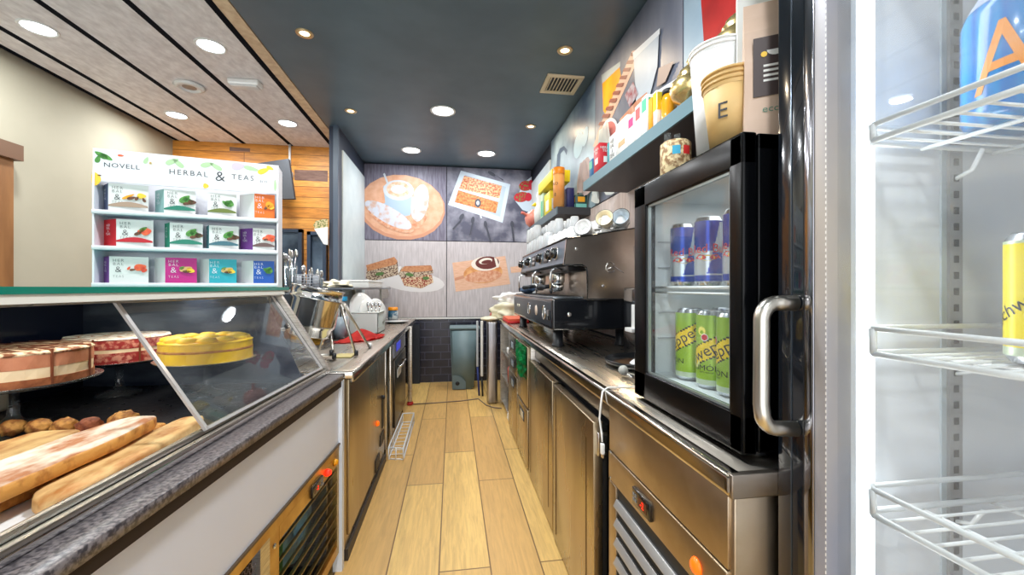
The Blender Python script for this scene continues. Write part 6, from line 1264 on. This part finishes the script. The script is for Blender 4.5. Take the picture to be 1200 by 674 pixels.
def kr(t,w_,d,h):
    y=-d/2*1.12
    g=G(); g.box(-w_*.34,w_*.46,y-.002,y,h*.28,h*.70,M('label_dark',(66,52,50),.5)); 
    for k in range(4): g.box(-w_*.15,w_*.36,y-.003,y-.002,h*(.38+.035*k),h*(.395+.035*k),PAPER)
    g.flat([(w_*.08+.016*math.cos(a),y-.0032,h*.60+.012*math.sin(a)) for a in [math.pi+math.pi*i/8 for i in range(9)]],(0,0,0),PAPER); g.flat([(-w_*.14+.006*math.cos(a),y-.0032,h*.575+.006*math.sin(a)) for a in [2*math.pi*i/8 for i in range(8)]],(0,0,0),FY)
    obj('dark_label',g,t,world=False)
    g=G(); g.text('ecoline',(w_*.16,y-.002,h*.185),.020,M('ink_green',(90,140,120),.6),squash=1.1); obj('lettering',g,t,world=False)
KBG=M('kraft_bag',(214,188,168),.6,c2=(202,174,152),scale=8)
va=math.atan2(.66,.80)   # turned towards the aisle
bag('coffee_bag','beige coffee bag with dark printed label at near corner of the drinks fridge top',.662,.768,.095,.045,.29,KBG,-va*.8,kr)
def wb(t,w_,d,h):
    y=-d/2*1.13
    g=G()
    for cx,cz,l,w2,an,m in [(.0,.42,.07,.03,.9,LG),(.02,.50,.07,.03,2.0,LG),(.03,.62,.06,.028,.5,LG),(.01,.80,.05,.05,0,FY),(.035,.75,.05,.02,.4,LG),(.02,.90,.05,.04,0,FY)]:
        p=[]
        for i in range(12):
            a=2*math.pi*i/12; px_=l/2*math.cos(a); pz=w2/2*math.sin(a); p.append((cx+px_*math.cos(an)-pz*math.sin(an),y-.001,h*cz+px_*math.sin(an)+pz*math.cos(an)))
        g.flat(p,(0,0,0),m)
    obj('printed_leaves',g,t,world=False)
bag('paper_bag','tall white paper bag printed with green leaves, behind the beige coffee bag',.735,.872,.11,.035,.50,M('bag_paper_white',(240,240,234),.6),-va*.8,wb)

# ---------------------------------------------------------------- tall glass door display fridge, right edge
tf=thing('display_fridge','tall glass door display fridge with white wire shelves along the right picture edge','fridge',(.95,.2,0))
TB=M('tall_black',(18,22,28),.12,coat=.6); INW=M('tall_liner',(208,210,214),.35)
g=G(); g.box(.665,1.26,.668,.686,.0,2.4,TB,.003); g.box(.665,1.26,-.62,-.60,0,2.4,TB,.003); g.box(1.24,1.26,-.60,.668,0,2.4,TB); g.box(.665,1.26,-.60,.668,2.3,2.4,TB); g.box(.665,1.26,-.60,.668,0,.30,TB); obj('cabinet',g,tf)
g=G(); g.box(.70,1.24,.662,.668,.30,2.3,INW); g.box(1.232,1.24,-.60,.662,.30,2.3,INW); g.box(.70,1.24,-.60,-.594,.30,2.3,INW); g.box(.70,1.24,-.6,.662,2.29,2.3,INW); g.box(.70,1.24,-.6,.662,.3,.31,INW)
for x0,x1,m in [(.668,.682,M('gasket_grey',(120,126,130),.4)),(.682,.700,M('liner_band',(172,180,186),.3)),(.700,.712,M('liner_band2',(170,178,182),.3)),(.712,.742,INW)]: g.box(x0,x1,.652,.668,.30,2.3,m)
obj('inner_liner',g,tf)
LEDM=M('led_strip',(255,255,255),.5,emit=(236,248,255),es=1.5)
g=G(); g.box(.752,.780,.648,.660,.32,2.28,LEDM,.003); obj('light_strip',g,tf)
for z in (.8,1.3,1.8):
    l=bpy.data.lights.new('strip_glow','AREA'); l.shape='RECTANGLE'; l.size=.05; l.size_y=.5; l.energy=.45; l.color=(.92,.97,1)
    o=bpy.data.objects.new('strip_glow',l); COL.objects.link(o); o.location=(.775,.64,z); o.rotation_euler=(R(-90),0,R(30))
PIL=M('pilaster_grey',(160,158,156),.35,.6)
g=G(); g.box(.955,.985,.654,.662,.31,2.29,PIL); g.box(.943,.955,.659,.662,.31,2.29,M('liner_band2'))
for k in range(62): g.box(.964,.976,.6535,.6545,.34+.0315*k,.354+.0315*k,M('pilaster_hole',(70,66,62),.5))
obj('pilaster',g,tf)
# door
g=G(); g.box(.612,.662,.630,.688,.06,2.40,TB,.002); g.box(.612,.662,-.66,-.60,.06,2.40,TB,.003); g.box(.612,.662,-.60,.63,2.3,2.40,TB,.003); g.box(.612,.662,-.60,.63,.06,.30,TB,.003)
g.box(.6105,.613,.6555,.6575,.06,2.40,M('door_seam',(90,100,110),.2,.8)); dr=obj('door',g,tf)
g=G(); g.box(.611,.66,.611,.630,.30,2.3,M('chrome_strip',(150,150,156),.12,1.0),.002); g.box(.613,.66,.588,.611,.30,2.3,M('pearl_strip',(178,170,162),.4,.25,c2=(148,150,162),scale=5,stretch=(1,1,.5)),.001)
for k in range(200): g.box(.6122,.6132,.5885,.5897,.31+.0099*k,.315+.0099*k,M('stitch_dots',(236,232,226),.4))
obj('glazing_strip',g,dr)
g=G(); g.box(.634,.640,-.60,.588,.30,2.3,pane_mat('tall_fridge_pane',(.97,.98,.98),1.2,.06)); obj('glass',g,dr)
hp=[(.612,.647,1.272),(.580,.653,1.272)]+[Vector((.580,.655,1.242))+Vector((-math.sin(R(a))*.030,.0,math.cos(R(a))*.030)) for a in range(10,91,16)]+[(.549,.655,1.09)]+[Vector((.580,.653,1.077))+Vector((-math.cos(R(a))*.031,0,-math.sin(R(a))*.031)) for a in range(0,91,16)]+[(.612,.647,1.046)]
obj('handle',G().tube(hp,.0135,SATIN,n=14),dr)
def wshelf(z,dz,rz=.045):
    g=G(); x0,x1,y0,y1=.742,1.20,-.56,.632; r=.0055; c=.012
    # raised guard rail with rounded corner and lower frame
    g.tube([(x1,y1,z),(x0+c,y1,z),(x0,y1-c,z),(x0,y0,z),(x1,y0,z)],r,WHITEW,n=8)
    g.tube([(x1,y1,z+dz),(x0+c,y1,z+dz),(x0,y1-c,z+dz),(x0,y0,z+dz)],r*.9,WHITEW,n=8)
    g.tube([(x0,y1-c,z),(x0-.002,y1-c,z+dz)],r,WHITEW)
    obj('shelf_rail',g,tf)
    g=G()
    k=0; y=y1-.03
    while y>y0: g.tube([(x0,y,z-.002),(x1,y,z-.002)],.0030,WHITEW,n=6); y-=.034
    for xx in (.86,1.02,1.18): g.tube([(xx,y0,z-.006),(xx,y1,z-.006)],.0038,WHITEW,n=6)
    g.tube([(.97,.655,z-.05),(.97,.63,z-.04),(.965,.61,z-.006)],.004,WHITEW,n=6); obj('shelf_wires',g,tf)
wshelf(1.562,.028); wshelf(1.182,.045); wshelf(.895,.045); wshelf(.55,.045); wshelf(1.98,.03)
# bottle and cans inside
t=thing('water_bottle','large bright blue bottle with orange letter A on top shelf of tall fridge','bottle',(.93,.50,1.5665))
BB=M('bottle_blue',(6,108,190),.15,c2=(40,160,220),scale=6,stretch=(9,9,.2),coat=.3)
obj('bottle_body',G().lathe([(0,0),(.095,0),(.102,.012),(.102,.17),(.098,.185),(.075,.225),(.05,.25),(.04,.26),(.04,.275),(0,.275)],BB,n=44),t,world=False)
obj('label_band',G().lathe([(.0985,.185),(.0765,.226),(.052,.252)],M('label_greyblue',(150,164,200),.3,c2=(196,206,226),scale=9),n=44),t,world=False)
obj('cap',G().lathe([(.034,.275),(.034,.31),(0,.312)],PORC),t,world=False)
g=G(); a=math.atan2(-.50,-.93); g.text('A',(0,0,.085),.15,M('letter_orange',(240,150,50),.4),wrap=((0,0),.1026,a-.50),squash=.8); obj('lettering',g,t,world=False)
def yc(label,x,y,face):
    YC=M('can_bright_yellow',(250,226,10),.3,.1); 
    can('soda_can',label,x,y,1.1865,.040,.195,lambda u,v:YC if .07<v<.97 else M('can_pale_base'),'yellow cans in the tall fridge',face,[('Schweppes',.03,SBK,0.0,.5,.6,1.0)])
yc('bright yellow can in the tall fridge, farther one',.985,.545,-.2); yc('bright yellow can in the tall fridge at the right picture edge, nearer one',.862,.475,-.3)
